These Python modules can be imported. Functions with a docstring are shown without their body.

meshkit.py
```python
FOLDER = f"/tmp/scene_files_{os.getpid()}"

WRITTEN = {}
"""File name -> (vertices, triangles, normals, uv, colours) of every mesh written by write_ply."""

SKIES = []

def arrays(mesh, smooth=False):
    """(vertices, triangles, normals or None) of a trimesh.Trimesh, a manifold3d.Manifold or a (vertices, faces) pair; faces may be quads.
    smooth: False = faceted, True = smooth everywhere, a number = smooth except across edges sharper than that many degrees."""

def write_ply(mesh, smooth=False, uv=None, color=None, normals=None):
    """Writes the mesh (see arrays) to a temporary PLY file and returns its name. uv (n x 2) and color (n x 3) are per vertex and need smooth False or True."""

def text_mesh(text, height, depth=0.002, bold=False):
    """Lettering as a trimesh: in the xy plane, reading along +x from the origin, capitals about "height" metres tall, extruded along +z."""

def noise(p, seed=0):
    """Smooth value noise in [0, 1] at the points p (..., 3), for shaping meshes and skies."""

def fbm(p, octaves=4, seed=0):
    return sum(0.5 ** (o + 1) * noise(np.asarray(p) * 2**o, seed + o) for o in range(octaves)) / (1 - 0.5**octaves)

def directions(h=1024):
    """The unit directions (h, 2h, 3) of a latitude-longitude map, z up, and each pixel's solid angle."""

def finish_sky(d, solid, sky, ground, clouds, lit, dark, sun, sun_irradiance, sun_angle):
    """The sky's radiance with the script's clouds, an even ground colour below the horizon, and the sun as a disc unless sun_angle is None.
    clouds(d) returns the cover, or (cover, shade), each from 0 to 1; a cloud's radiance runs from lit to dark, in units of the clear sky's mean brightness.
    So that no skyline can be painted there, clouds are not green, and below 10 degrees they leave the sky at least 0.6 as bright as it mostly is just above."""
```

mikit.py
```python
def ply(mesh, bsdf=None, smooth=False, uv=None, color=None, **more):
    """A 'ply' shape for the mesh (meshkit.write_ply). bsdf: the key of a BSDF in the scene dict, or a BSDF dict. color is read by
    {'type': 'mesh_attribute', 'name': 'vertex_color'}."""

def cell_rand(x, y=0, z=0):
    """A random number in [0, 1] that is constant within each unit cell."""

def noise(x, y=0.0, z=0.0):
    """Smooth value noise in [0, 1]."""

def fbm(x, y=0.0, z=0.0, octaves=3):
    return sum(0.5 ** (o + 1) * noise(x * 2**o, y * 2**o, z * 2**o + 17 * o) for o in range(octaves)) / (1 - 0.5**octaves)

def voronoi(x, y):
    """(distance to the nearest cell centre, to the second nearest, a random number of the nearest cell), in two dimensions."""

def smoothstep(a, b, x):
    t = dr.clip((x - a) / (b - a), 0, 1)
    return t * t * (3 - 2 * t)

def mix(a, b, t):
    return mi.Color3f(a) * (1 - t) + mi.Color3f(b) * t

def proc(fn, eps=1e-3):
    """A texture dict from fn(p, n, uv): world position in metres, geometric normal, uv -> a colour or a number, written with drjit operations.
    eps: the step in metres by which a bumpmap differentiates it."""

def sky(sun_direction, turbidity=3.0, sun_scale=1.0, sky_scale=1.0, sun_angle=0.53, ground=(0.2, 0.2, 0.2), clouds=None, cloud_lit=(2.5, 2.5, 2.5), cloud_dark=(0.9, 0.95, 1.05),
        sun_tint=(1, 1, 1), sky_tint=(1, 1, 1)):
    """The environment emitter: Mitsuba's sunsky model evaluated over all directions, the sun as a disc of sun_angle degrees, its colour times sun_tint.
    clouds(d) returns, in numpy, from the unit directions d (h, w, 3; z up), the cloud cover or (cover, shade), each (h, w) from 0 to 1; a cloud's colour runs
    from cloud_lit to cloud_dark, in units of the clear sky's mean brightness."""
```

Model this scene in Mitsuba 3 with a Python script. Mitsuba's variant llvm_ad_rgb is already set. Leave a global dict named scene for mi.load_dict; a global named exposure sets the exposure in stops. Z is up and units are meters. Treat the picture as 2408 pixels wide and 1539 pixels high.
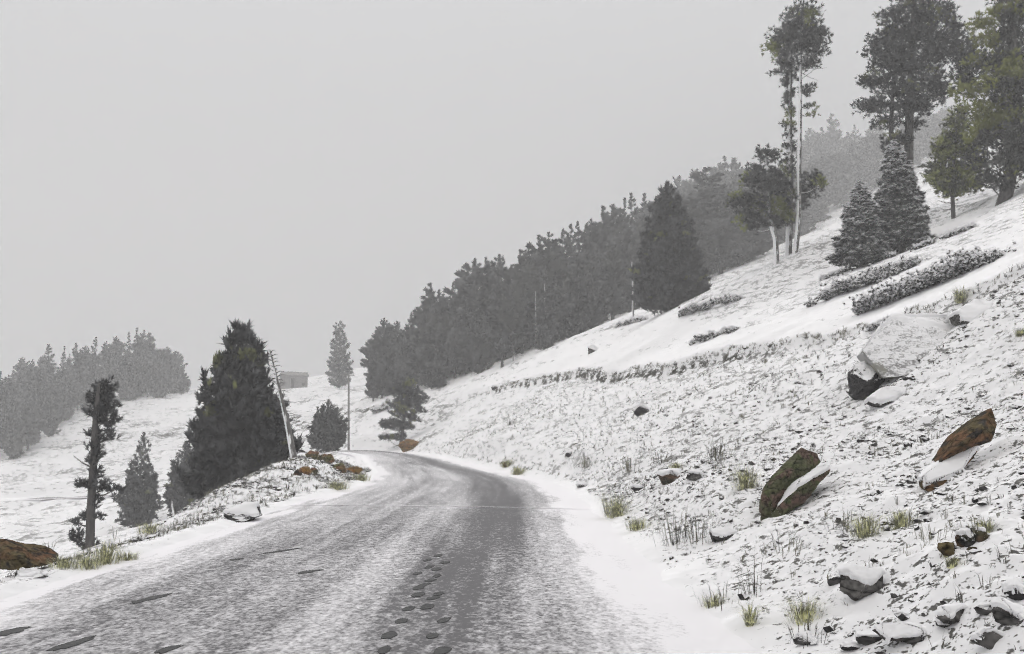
import math, numpy as np, trimesh, mitsuba as mi, drjit as dr, mikit, meshkit
from scipy.interpolate import RBFInterpolator
from scipy.spatial import cKDTree
from scipy.special import expit
from mikit import noise, fbm, smoothstep, mix, proc

# ------------------------------------------------------------------ camera, sky, air, exposure
scene, labels = {}, {}
T = mi.ScalarTransform4f
PITCH, EYE = math.radians(7.21), np.array([0.0, 0.0, 1.65])
F, CX, CY = 2003.5, 1204.0, 769.5            # focal length and centre of a 2408 x 1539 picture
fwd = np.array([0, math.cos(PITCH), math.sin(PITCH)])
exposure = 1.52
scene['air'] = dict(type='homogeneous', albedo=0.96, sigma_t=0.0022)
scene['camera'] = dict(type='perspective', fov=2 * math.degrees(math.atan(1204 / F)), fov_axis='x', near_clip=0.1, far_clip=3000.0,
                       to_world=T().look_at(origin=EYE.tolist(), target=(EYE + fwd).tolist(), up=[0, 0, 1]), medium=dict(type='ref', id='air'))


def overcast(d):                               # an even overcast, brighter towards the zenith as overcast skies are
    return np.ones(d.shape[:2]), 1 - np.clip(d[..., 2], 0, 1)


scene['sky'] = mikit.sky([-0.25, -0.35, 0.9], sun_scale=0.1, sun_angle=50, clouds=overcast, cloud_lit=(2.85, 2.88, 2.93), cloud_dark=(1.12, 1.135, 1.165), ground=(0.6, 0.6, 0.6))


def add(key, d, label=None, cat=None, group=None, kind=None):
    if key in scene:
        n = 1
        while f'{key}_{n:03d}' in scene or f'{key}_{n:03d}' in labels: n += 1
        key = f'{key}_{n:03d}'
    scene[key] = d
    tag(key, label, cat, group, kind)
    return key


def tag(key, label=None, cat=None, group=None, kind=None):
    e = {k: v for k, v in dict(label=label, category=cat, group=group, kind=kind).items() if v}
    if e: labels[key] = {**labels.get(key, {}), **e}


taken = {}


def thing(name, label, cat, group=None):       # a thing made only of parts: no entry of its own
    n = taken.get(name, 0)
    taken[name] = n + 1
    key = name if n == 0 else f'{name}_{n:03d}'
    tag(key, label, cat, group)
    return key


# ------------------------------------------------------------------ measuring: picture position + distance -> place
def ray(u, v):
    x, y = (np.asarray(u, float) - CX) / F, (CY - np.asarray(v, float)) / F
    c, s = math.cos(PITCH), math.sin(PITCH)
    d = np.stack(np.broadcast_arrays(x, c - s * y, s + c * y), -1)
    return d / d[..., 1:2]


def P(u, v, D):
    return EYE + ray(u, v) * np.asarray(D, float)[..., None]


def pix(p):                                    # the other way round, for checks
    q = np.asarray(p, float) - EYE
    c, s = math.cos(PITCH), math.sin(PITCH)
    w = q[..., 1] * c + q[..., 2] * s
    return CX + F * q[..., 0] / w, CY - F * (-q[..., 1] * s + q[..., 2] * c) / w


# ------------------------------------------------------------------ terrain
rc = np.array([(-1.7, -80), (-1.7, -20), (-1.7, 0), (-1.7, 12), (-1.7, 20), (-1.65, 27), (-2.7, 36), (-4.6, 46), (-6.8, 57), (-9.4, 70), (-12.4, 80), (-16.2, 90), (-22, 98), (-32, 105), (-50, 112), (-90, 122)], float)
tt = np.concatenate([[0], np.cumsum(np.linalg.norm(np.diff(rc, axis=0), axis=1))])
from scipy.interpolate import PchipInterpolator
_s = np.arange(0, tt[-1], 0.25)
RC = np.stack([PchipInterpolator(tt, rc[:, 0])(_s), PchipInterpolator(tt, rc[:, 1])(_s)], 1)
_g = np.exp(-np.linspace(-2, 2, 33) ** 2); _g /= _g.sum()
RC = np.stack([np.convolve(np.pad(RC[:, k], 16, mode='edge'), _g, 'valid') for k in (0, 1)], 1)
RT = np.gradient(RC, axis=0); RT /= np.linalg.norm(RT, axis=1, keepdims=True)
RS = np.concatenate([[0], np.cumsum(np.linalg.norm(np.diff(RC, axis=0), axis=1))])
RZ = np.interp(RC[:, 1], [-80, 0, 60, 92, 104, 125], [0, 0, 0, 0, -0.5, -3.5])
RTREE = cKDTree(RC)


def road_at(x, y):                             # (signed distance right of the centre line, half width, road height, distance along)
    xy = np.stack([x, y], -1)
    _, i = RTREE.query(xy)
    i = np.asarray(i)
    d = xy - RC[i]
    t = d[..., 0] * RT[i, 1] - d[..., 1] * RT[i, 0]
    far = np.linalg.norm(d, axis=-1)
    t = np.sign(t) * np.maximum(np.abs(t), np.where((i == 0) | (i == len(RC) - 1), far, 0))
    return t, np.interp(RC[i, 1], [-80, 25, 40, 60, 140], [3.6, 3.55, 2.8, 2.7, 2.6]), RZ[i], RS[i]


def deep(D):                                   # the far side of the valley lies further off than the road's end
    D = np.asarray(D, float)
    return np.interp(D, [0, 50, 56, 100, 160, 400], [0, 50, 72, 130, 226, 620])


CP = []                                        # control points x, y, z
for u, v, D in [
    # right bank and hillside
    (2408, 1539, 4.9), (2250, 1180, 10.6), (1870, 1190, 11.9), (2255, 1100, 9.9), (2140, 860, 19.0), (2050, 940, 18.5), (2408, 900, 14.0), (1750, 1130, 14.2), (1600, 1130, 17),
    (1500, 1120, 23), (1480, 1010, 30), (1700, 950, 26), (1200, 1010, 48), (1350, 980, 45), (1100, 1020, 60), (1000, 1040, 78),
    (2408, 640, 19.4), (2240, 715, 22), (2100, 762, 25.5), (1930, 803, 30), (1700, 840, 40), (1480, 882, 56), (1370, 878, 66), (1200, 910, 84), (1020, 945, 104),
    (2408, 560, 27), (2300, 590, 30), (2000, 740, 32), (1800, 760, 42), (1670, 800, 47), (1680, 720, 60), (1500, 780, 72), (1395, 825, 80), (2120, 612, 48), (2050, 615, 47), (1860, 598, 60), (1580, 727, 76),
    (1700, 660, 68), (1960, 545, 60), (2240, 512, 52), (2365, 470, 48), (2408, 440, 52), (2130, 560, 57),
    (1300, 815, 100), (1150, 862, 112), (1450, 752, 98), (1000, 895, 124), (930, 905, 130), (870, 912, 138), (950, 1042, 88), (1560, 715, 104),
    # far hill in the middle
    (650, 905, 152), (700, 908, 150), (760, 902, 150), (830, 905, 145), (870, 940, 126), (750, 945, 128), (750, 975, 118), (740, 1003, 110), (850, 1000, 108), (690, 1040, 104), (810, 1048, 99), (770, 1054, 86), (560, 1000, 118), (560, 950, 132),
    # left valley and hill
    (550, 1205, 42), (470, 1220, 42), (210, 1295, 32), (320, 1265, 60), (430, 1235, 56), (0, 1275, 62), (0, 1200, 82), (0, 1120, 102), (100, 1060, 116), (200, 1110, 104), (300, 1100, 103), (280, 1010, 122), (400, 1010, 120), (300, 950, 138), (430, 945, 142),
    (0, 1050, 122), (150, 1000, 128), (400, 1150, 88)]:
    CP.append(P(u, v, deep(D) if u < 860 and D not in (42, 32, 99, 86) else D))
CP += [((x * 1.42, y * 1.42, z * 1.42) if x < 0 and y >= 100 else (x * 1.7, y * 1.7, 1.65 + (z - 1.65) * 1.7) if y >= 150 and z > 30 else (x, y, z)) for x, y, z in [
    # bank close to the camera and behind it
    (2.6, 5, .25), (2.6, 12, .3), (2.6, 20, .3), (2.3, 28, .35), (5, 2, 1.6), (8, 6, 3.3), (5, -10, 1.7), (12, -10, 5.6), (24, -10, 12), (26, 10, 13), (40, 20, 20.5), (16, 12, 7.8), (5, -40, 1.7), (24, -40, 12), (60, -40, 27), (60, 30, 30), (60, -80, 27),
    (0, 38, .4), (-4, 55, .35), (-2, 55, 1.4), (-6.5, 74, .4),
    # shoulder and drop on the left
    (-6.2, 0, -.05), (-6.2, 8, -.05), (-6.3, 12, -.03), (-6.4, 15, 0), (-6.8, 20, .12), (-7.4, 25, .45), (-9.5, 12, -1.5), (-9.5, 20, -1.6), (-9.5, 0, -1.6), (-11, 27, -1.4), (-14, 10, -3.2), (-25, 10, -7), (-20, 25, -4.2), (-9.5, -30, -1.6), (-30, -30, -8), (-60, 20, -13), (-60, -40, -14), (-12, 34, -1.0), (-10.5, 44, .2), (-15, 60, -1.5), (-22, 80, -1.0), (-40, 50, -7.5), (-60, 60, -8),
    # hills round the picture
    (38, 90, 22), (30, 110, 22), (30, 150, 29), (55, 120, 33), (60, 170, 46), (82, 220, 63), (110, 215, 74), (150, 200, 88), (70, 80, 36), (90, 120, 50), (110, 50, 52), (10, 160, 19), (30, 210, 34), (60, 260, 52), (-20, 170, 10), (-15, 220, 12), (-45, 170, 9), (-90, 170, 11), (-60, 155, 10), (-75, 130, 5),
    (-110, 150, 8), (-100, 100, -6), (-140, 110, -4), (-150, 180, 10), (-90, 40, -16), (-160, 20, -16), (-60, 230, 8), (-140, 260, 10), (20, 300, 28), (150, 320, 85), (220, 200, 95), (220, 60, 88), (200, -80, 82), (120, -60, 52), (-200, -80, -18)]]
for y in (-60, -30, -10, 0, 6, 12, 18, 24, 30, 38, 46, 57, 66, 74, 82, 90, 98):
    i = np.argmin(np.abs(RC[:, 1] - y))
    for k in (-2.6, 0, 2.6):
        CP.append((RC[i, 0] + k * RT[i, 1], RC[i, 1] - k * RT[i, 0], RZ[i]))
CP = np.array(CP, float)
_w = lambda x, y: np.stack([x, y], -1) / 30.0
_rbf = RBFInterpolator(_w(CP[:, 0], CP[:, 1]), CP[:, 2], kernel='linear', smoothing=0.02, degree=1)
# the interpolated hill, softened over a grid that is finer where the road is
AX = np.concatenate([np.arange(-420, -60, 6.0), np.arange(-60, -20, 1.5), np.arange(-20, 30, .6), np.arange(30, 80, 1.5), np.arange(80, 421, 6.0)])
AY = np.concatenate([np.arange(-90, -6, 3.0), np.arange(-6, 60, .6), np.arange(60, 160, 1.5), np.arange(160, 640, 6.0)])
_gx, _gy = np.meshgrid(AX, AY, indexing='ij')
from scipy.ndimage import gaussian_filter
from scipy.interpolate import RegularGridInterpolator
_cx, _cy = np.clip(_gx, -290, 380), np.clip(_gy, -82, 545)
_z = _rbf(_w(_cx.ravel(), _cy.ravel())).reshape(_gx.shape)
_z = gaussian_filter(_z, 1.6)
_z = np.where(_z > 125, 125 + 30 * np.tanh((_z - 125) / 30), _z)
_grid = RegularGridInterpolator((AX, AY), _z, method='linear', bounds_error=False, fill_value=None)


def hill(x, y):
    return _grid(np.stack([x, y], -1))


_far = np.clip((RC[:, 1] - 95) / 8, 0, 1)
RZ = RZ * (1 - _far) + hill(RC[:, 0], RC[:, 1]) * _far


def march(zfun, u, v, d0=3.0, d1=400.0, n=1600):   # where the line of sight first meets the ground
    D = np.geomspace(d0, d1, n)
    p = EYE + ray(u, v) * D[:, None]
    below = p[:, 2] < zfun(p[:, 0], p[:, 1])
    if not below.any(): return None
    i = max(int(np.argmax(below)), 1)
    a, b = D[i - 1], D[i]
    for _ in range(18):
        m = (a + b) / 2
        q = EYE + ray(u, v) * m
        if q[2] < zfun(q[0:1], q[1:2])[0]: b = m
        else: a = m
    return EYE + ray(u, v) * b


# the trail ledge across the right hillside
LEDGE_UV = [(2480, 600), (2408, 640), (2330, 680), (2240, 715), (2160, 745), (2090, 765), (2010, 785), (1930, 803), (1850, 818), (1780, 830), (1700, 842), (1620, 862), (1560, 878), (1480, 882), (1420, 890), (1370, 880), (1300, 890), (1200, 910), (1110, 928), (1020, 945)]
LEDGE = [march(hill, u, v) for u, v in LEDGE_UV]
LEDGE = np.array([p[:2] for p in LEDGE if p is not None])
_l = np.concatenate([[0], np.cumsum(np.linalg.norm(np.diff(LEDGE, axis=0), axis=1))])
_k = np.arange(0, _l[-1], 0.15)
LP = np.stack([np.interp(_k, _l, LEDGE[:, 0]), np.interp(_k, _l, LEDGE[:, 1])], 1)
LP += 0.12 * np.stack([np.sin(_k * 1.7) + np.sin(_k * 4.1 + 1), np.cos(_k * 2.3)], 1)
LTREE = cKDTree(LP)
LT = np.gradient(LP, axis=0); LT /= np.linalg.norm(LT, axis=1, keepdims=True) + 1e-9


def ledge_at(x, y):                            # (signed distance uphill of the ledge, height of its step)
    xy = np.stack([x, y], -1)
    r, i = LTREE.query(xy)
    d = xy - LP[i]
    side = np.sign(LT[i, 0] * d[..., 1] - LT[i, 1] * d[..., 0])
    return -side * r, np.interp(i, [0, len(LP) * .10, len(LP) * .22, len(LP) * .75, len(LP) - 1], [.22, .24, .5, .5, .2])


BREAKS = []
for uv_, wd in (([(640, 943), (760, 940), (870, 934)], 1.1), ([(690, 972), (800, 972), (890, 962)], 1.1), ([(640, 1002), (740, 1003)], 1.1), ([(130, 1012), (300, 1022), (430, 1024)], 1.1), ([(2060, 668), (2160, 606), (2290, 540), (2440, 490)], .55), ([(1895, 728), (1990, 706), (2070, 676)], .16), ([(2270, 592), (2340, 562), (2420, 530)], .14),
                ([(2010, 640), (2100, 620), (2200, 570)], .16), ([(1020, 930), (1150, 905), (1260, 885)], .16), ([(1450, 772), (1540, 742), (1590, 732)], .3), ([(2310, 715), (2380, 690), (2440, 660)], .12), ([(1780, 1000), (1900, 930), (2010, 1000)], .05), ([(90, 1190), (180, 1165)], .5), ([(2000, 1000), (2080, 960), (2180, 905)], .08)):
    q = [march(hill, u, v) for u, v in uv_]
    q = np.array([x[:2] for x in q if x is not None])
    l = np.concatenate([[0], np.cumsum(np.linalg.norm(np.diff(q, axis=0), axis=1))])
    k = np.arange(0, l[-1], .3)
    q = np.stack([np.interp(k, l, q[:, 0]), np.interp(k, l, q[:, 1])], 1)
    BREAKS.append((cKDTree(q), wd))


def lump(x, y, cx, cy, rx, ry, h, a=0.0):
    c, s = math.cos(a), math.sin(a)
    dx, dy = x - cx, y - cy
    return h * np.exp(-((dx * c + dy * s) / rx) ** 2 - ((-dx * s + dy * c) / ry) ** 2)


def ground(x, y, fine=True):
    x, y = np.asarray(x, float), np.asarray(y, float)
    z = hill(x, y)
    d, h = ledge_at(x, y)
    near = np.abs(d) < 14
    step = h * (expit((d + .02) * 13)) * np.exp(-np.maximum(d, 0) / 3.0) - h * .3 * np.exp(-((d + .5) / .5) ** 2)
    z = z + np.where(near, step, 0)
    z = z + lump(x, y, -8.0, 31, 1.9, 6.0, 1.05, 0.03) + lump(x, y, -9.0, 38, 2.2, 5, .8)
    t, hw, rz, _ = road_at(x, y)
    out = np.abs(t) - hw
    p3 = np.stack([x, y, 0 * x], -1)
    amp = np.clip((out + .2) / 1.5, 0, 1)
    dist = np.sqrt(x * x + y * y)
    if fine:
        z = z + amp * (.28 * (meshkit.fbm(p3 * .6, 3, 5) - .5) + np.where(dist < 60, .11 * (meshkit.fbm(p3 * 2.6, 3, 9) - .5), 0) + np.where(dist < 30, .085 * (meshkit.fbm(p3 * 6, 2, 3) - .5), 0))
        z = z + np.clip((dist - 60) / 60, 0, 1) * 1.2 * (meshkit.fbm(p3 * .12, 3, 15) - .5)
        out = out + .35 * (meshkit.fbm(p3 * .9, 3, 2) - .5) + .1 * (meshkit.noise(p3 * 5, 8) - .5)
    b = np.clip(out / 1.6, 0, 1)
    b = b * b * (3 - 2 * b)
    edge = rz - .07 + .13 * np.clip((out + .25) / .5, 0, 1)
    return edge * (1 - b) + z * b


def hit(u, v, **k):
    return march(ground, u, v, **k)


def gz(x, y):
    return float(ground(np.array([x]), np.array([y]))[0])


def gnormal(x, y, e=.4):
    z = ground(np.array([x - e, x + e, x, x]), np.array([y, y, y - e, y + e]))
    n = np.array([z[0] - z[1], z[2] - z[3], 2 * e])
    return n / np.linalg.norm(n)


def spaced(a, b, fine, lo, hi, rate):          # grid lines, fine between a and b, growing outwards
    mid = np.arange(a, b, fine)
    up, s, p = [], fine, mid[-1]
    while p < hi: s = min(s * rate, 9.0); p += s; up.append(p)
    dn, s, p = [], fine, a
    while p > lo: s = min(s * rate, 9.0); p -= s; dn.append(p)
    return np.concatenate([dn[::-1], mid, up])


GX = spaced(-7.5, 9.5, .06, -400, 400, 1.03)
GY = spaced(4.4, 16, .065, -70, 600, 1.017)
gx, gy = np.meshgrid(GX, GY, indexing='ij')
gv = ground(gx.ravel(), gy.ravel())
gt, ghw, _, _ = road_at(gx.ravel(), gy.ravel())
gd, gh = ledge_at(gx.ravel(), gy.ravel())
# how much grass and soil shows through the snow, by place
P3 = np.stack([gx.ravel(), gy.ravel(), gv], -1)
big = meshkit.fbm(P3 * .25, 3, 31)
out = np.abs(gt) - ghw
right = gt > 0
dist = np.hypot(gx.ravel(), gy.ravel())
above = np.clip((gd + .1) / .3, 0, 1) * np.where(np.abs(gd) < 60, 1, 0) * right
dens = np.where(right, .50, .48) + .3 * (big - .5)
dens = np.where(dist > 80, .50 + .8 * (big - .5), dens)
dens = (dens - .10 * (dist < 9)) * np.clip((out + .1) / np.where(right, .5, .45), .0, 1)
dens = dens * (1 - above) + above * np.clip(.17 + .08 * (dist > 40) + .38 * np.clip((P3[:, 0] - 12.5) / 4, 0, 1) * np.clip((dist - 28) / 6, 0, 1) + 1.3 * (meshkit.fbm(P3 * np.array([.16, .16, .5]), 3, 77) - .56) + np.clip((dist - 50) / 60, 0, .25), 0, .6)
face = np.exp(-((gd + .17) / .17) ** 2) * np.where(right & (np.abs(gd) < 5) & (dist < 110), 1, 0)
dens = np.maximum(dens, face * np.interp(gh, [.2, .5], [.22, 1.0]) * (.5 + 1.3 * meshkit.fbm(P3 * 1.6, 3, 4)))
jit = meshkit.fbm(P3 * np.array([.9, .9, .9]), 3, 41)
for tree_, wd in BREAKS:
    rr, _ = tree_.query(P3[:, :2] + (jit - .5)[:, None] * wd * 2)
    dens = np.maximum(dens, np.exp(-(rr / wd) ** 2) * ((.25 if wd < 1 else .55) + .75 * jit))
GUV = np.stack([P3[:, 0] + .05 * np.clip(dens, 0, 1), P3[:, 1]], -1)   # plan position, with the density carried in u
nx, ny = len(GX), len(GY)
idx = np.arange(nx * ny).reshape(nx, ny)
q = np.stack([idx[:-1, :-1], idx[1:, :-1], idx[1:, 1:], idx[:-1, 1:]], -1).reshape(-1, 4)
GF = np.vstack([q[:, [0, 1, 2]], q[:, [0, 2, 3]]])
_n = np.zeros((nx * ny, 3)); _c = np.cross(P3[GF[:, 1]] - P3[GF[:, 0]], P3[GF[:, 2]] - P3[GF[:, 0]])
for k in range(3): np.add.at(_n, GF[:, k], _c)
GN = _n / np.linalg.norm(_n, axis=1, keepdims=True)


# ------------------------------------------------------------------ materials
def mat(key, fn, rough=.8, spec=.3, bump=None, bump_eps=.01, thin=False):
    b = dict(type='principled', base_color=proc(fn) if callable(fn) else dict(type='rgb', value=list(fn)), roughness=rough, specular=spec)
    if bump: b = dict(type='bumpmap', nested=b, arbitrary=proc(bump, bump_eps), scale=1.0)
    scene[key] = dict(type='twosided', nested=b)
    return key


SNOW = (.86, .86, .87)
SOIL = (.024, .023, .023)


def ground_fn(p, n, uv):
    d, far = (uv.x - p.x) * 20, dr.sqrt(p.x * p.x + p.y * p.y)
    near = smoothstep(34., 12., far)
    f1 = noise(p.x * 27, p.y * 27, p.z * 33)
    f2 = noise(p.x * 12 + 5, p.y * 12, p.z * 16)
    f3 = noise(p.x * 5, p.y * 5 + 2, p.z * 9)
    f4 = noise(p.x * 1.9, p.y * 1.9, p.z * 5)
    f5 = fbm(p.x * .55, p.y * .4, p.z * 1.8 + 9, 3)
    f0 = noise(p.x * 58, p.y * 58, p.z * 64)
    a = .24 * f0 + .30 * f1 + .28 * f2 + .18 * f3 + .04
    b = .30 * f2 + .40 * f3 + .30 * f4
    c = .25 * f3 + .40 * f4 + .35 * f5
    mid = smoothstep(95., 45., far)
    s = a * near + (b * mid + c * (1 - mid)) * (1 - near)
    th = .80 - .48 * d
    dark = smoothstep(th - .01, th + .085, s) * smoothstep(.02, .10, d)
    col = mix(SOIL, (.085, .082, .068), noise(p.x * 40, p.y * 40, p.z * 40))
    return mix(mi.Color3f(*SNOW) * (.93 + .07 * f3), col, dark * dr.maximum(.62 + .3 * near, .62 + .36 * smoothstep(.55, .9, d)))


def ground_bump(p, n, uv):
    near = smoothstep(60., 10., dr.sqrt(p.x * p.x + p.y * p.y))
    return (fbm(p.x * 13, p.y * 13, p.z * 13, 3) * .03 + fbm(p.x * 2, p.y * 2, p.z * 2, 2) * .03) * near * (.35 + (uv.x - p.x) * 20)


mat('m_ground', ground_fn, .9, .15, ground_bump)


def road_fn(p, n, uv):
    t, s = uv.x, uv.y
    fine = fbm(t * 21, s * 15, 0.5, 3)
    grit = noise(t * 55, s * 40, 2.5)
    med = fbm(t * 3.2, s * .55, 4.0, 3)
    streak = fbm(t * 5.5, s * .16, 7.0, 3)
    swirl = fbm(t * .55, s * .10 + t * .06, 11.0, 3)
    tw = t + .5 * (noise(s * .13, 3.0) - .5)
    band = lambda c, w: dr.exp(-dr.square((tw - c) / w))
    bare = .37 + .34 * band(1.25, .95) + .10 * band(-.9, .9) + .03 * band(-2.1, .5) - .05 * band(.15, .3) - .10 * band(-3.0, .4)
    bare = bare + .42 * (swirl - .5) + .30 * (streak - .5) + .18 * (med - .5)
    edge = smoothstep(2.2, 3.6, t + 1.6 * (med - .5) + .6 * (swirl - .5)) + smoothstep(-2.9, -3.7, t + 1.0 * (med - .5))
    bare = bare - .9 * dr.minimum(edge, 1)
    cover = smoothstep(bare - .42, bare + .50, .06 + .85 * fine + .30 * (grit - .5))
    cover = dr.maximum(cover, .10)
    cover = dr.maximum(cover, dr.minimum(edge, 1) * .93)
    asphalt = mix((.050, .048, .052), (.085, .083, .088), grit)
    return mix(asphalt, (.84, .83, .85), cover)


def road_bump(p, n, uv):
    return fbm(uv.x * 22, uv.y * 12, 1.0, 3) * .012 + fbm(uv.x * 4, uv.y * 1.0, 2.0, 2) * .012


mat('m_road', road_fn, .75, .3, road_bump)
mat('m_bare_asphalt', lambda p, n, uv: mix((.02, .02, .021), (.07, .07, .07), fbm(p.x * 40, p.y * 40, 0, 2)), .55, .5)
mat('m_snow', lambda p, n, uv: mi.Color3f(*SNOW) * (.93 + .07 * fbm(p.x * 6, p.y * 6, p.z * 6, 2)), .9, .15)


def rock_mat(key, a, b, c, snow=.55):          # snow lies on the upward faces of small stones
    def fn(p, n, uv):
        g = fbm(p.x * 9, p.y * 9, p.z * 9, 3)
        l = fbm(p.x * 2.6 + 7, p.y * 2.6, p.z * 5, 3)
        m = mix(mix(a, b, smoothstep(.35, .62, l)), c, smoothstep(.52, .66, g))
        ridge = dr.abs(fbm(p.x * 5 + 3, p.y * 5, p.z * 8, 3) - .5)
        m = m * (.35 + 1.25 * noise(p.x * 34, p.y * 34, p.z * 34)) * (.25 + .75 * smoothstep(.0, .035, ridge))
        return mix(m, SNOW, smoothstep(snow, snow + .15, n.z + .5 * (g - .5) + .25 * (noise(p.x * 25, p.y * 25, p.z * 25) - .5))) if snow < 1 else m
    return mat(key, fn, .85, .25, lambda p, n, uv: fbm(p.x * 14, p.y * 14, p.z * 22, 3) * .045 + smoothstep(.0, .05, dr.abs(fbm(p.x * 5 + 3, p.y * 5, p.z * 8, 3) - .5)) * .03)


rock_mat('m_dark_stone', (.045, .043, .045), (.075, .072, .072), (.03, .03, .03), .45)
rock_mat('m_grey_rock', (.07, .068, .066), (.13, .125, .12), (.045, .04, .04), 1)
rock_mat('m_brown_rock', (.075, .078, .042), (.12, .078, .062), (.075, .088, .038), 1)
rock_mat('m_rust_rock', (.13, .068, .034), (.09, .072, .035), (.035, .03, .025), 1)
rock_mat('m_orange_rock', (.30, .135, .035), (.20, .12, .035), (.09, .06, .03), 1)
rock_mat('m_lichen_rock', (.15, .14, .055), (.20, .095, .05), (.07, .065, .035), .93)
def slab_fn(p, n, uv):
    a = fbm(p.x * 3.0 + p.z * 2, p.y * 3, p.z * 9 - p.x * 3, 3)
    b = fbm(p.x * 12, p.y * 12, p.z * 12, 3)
    f = noise(p.x * 30, p.y * 30, p.z * 34)
    w = .25 + .72 * smoothstep(.34, .60, .28 * a + .34 * b + .38 * f + .3 * (n.z - .5))
    return mix(mix((.10, .098, .092), (.12, .115, .06), smoothstep(.56, .7, fbm(p.x * 2, p.y * 2, p.z * 2, 2))), SNOW, w)


mat('m_slab_rock', slab_fn, .85, .25, lambda p, n, uv: fbm(p.x * 10, p.y * 10, p.z * 16, 3) * .04)
rock_mat('m_moss_rock', (.06, .058, .030), (.10, .065, .045), (.04, .04, .028), .78)


def leaf_mat(key, a, b, amount, scale=1.0, grain=4.0):
    def fn(p, n, uv):
        w = smoothstep(amount - .02, amount + .06, fbm(p.x * scale, p.y * scale, p.z * scale * .8, 2))
        return mix(mi.Color3f(*a) * (.25 + 1.9 * smoothstep(.3, .8, noise(p.x * grain, p.y * grain, p.z * grain * .65))), b, w)
    scene[key] = dict(type='twosided', nested=dict(type='principled', base_color=proc(fn), roughness=.7, specular=.3))
    return key


leaf_mat('m_pine', (.033, .034, .036), (.12, .13, .045), .69, .9)
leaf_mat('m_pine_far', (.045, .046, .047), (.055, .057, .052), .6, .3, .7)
leaf_mat('m_pine_green', (.16, .175, .06), (.075, .08, .06), .60, .8)
leaf_mat('m_pine_olive', (.040, .041, .041), (.17, .19, .045), .55, .55)
leaf_mat('m_pine_edge', (.045, .047, .044), (.18, .195, .05), .49, .5)
leaf_mat('m_spruce', (.018, .019, .019), (.06, .062, .055), .6, 1.5)
leaf_mat('m_juniper', (.04, .04, .04), (.10, .10, .085), .6, 3)
leaf_mat('m_dry_grass', (.10, .095, .08), (.17, .165, .12), .55, 3)
leaf_mat('m_yellow_grass', (.40, .40, .24), (.17, .17, .11), .56, 40, 25)


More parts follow.
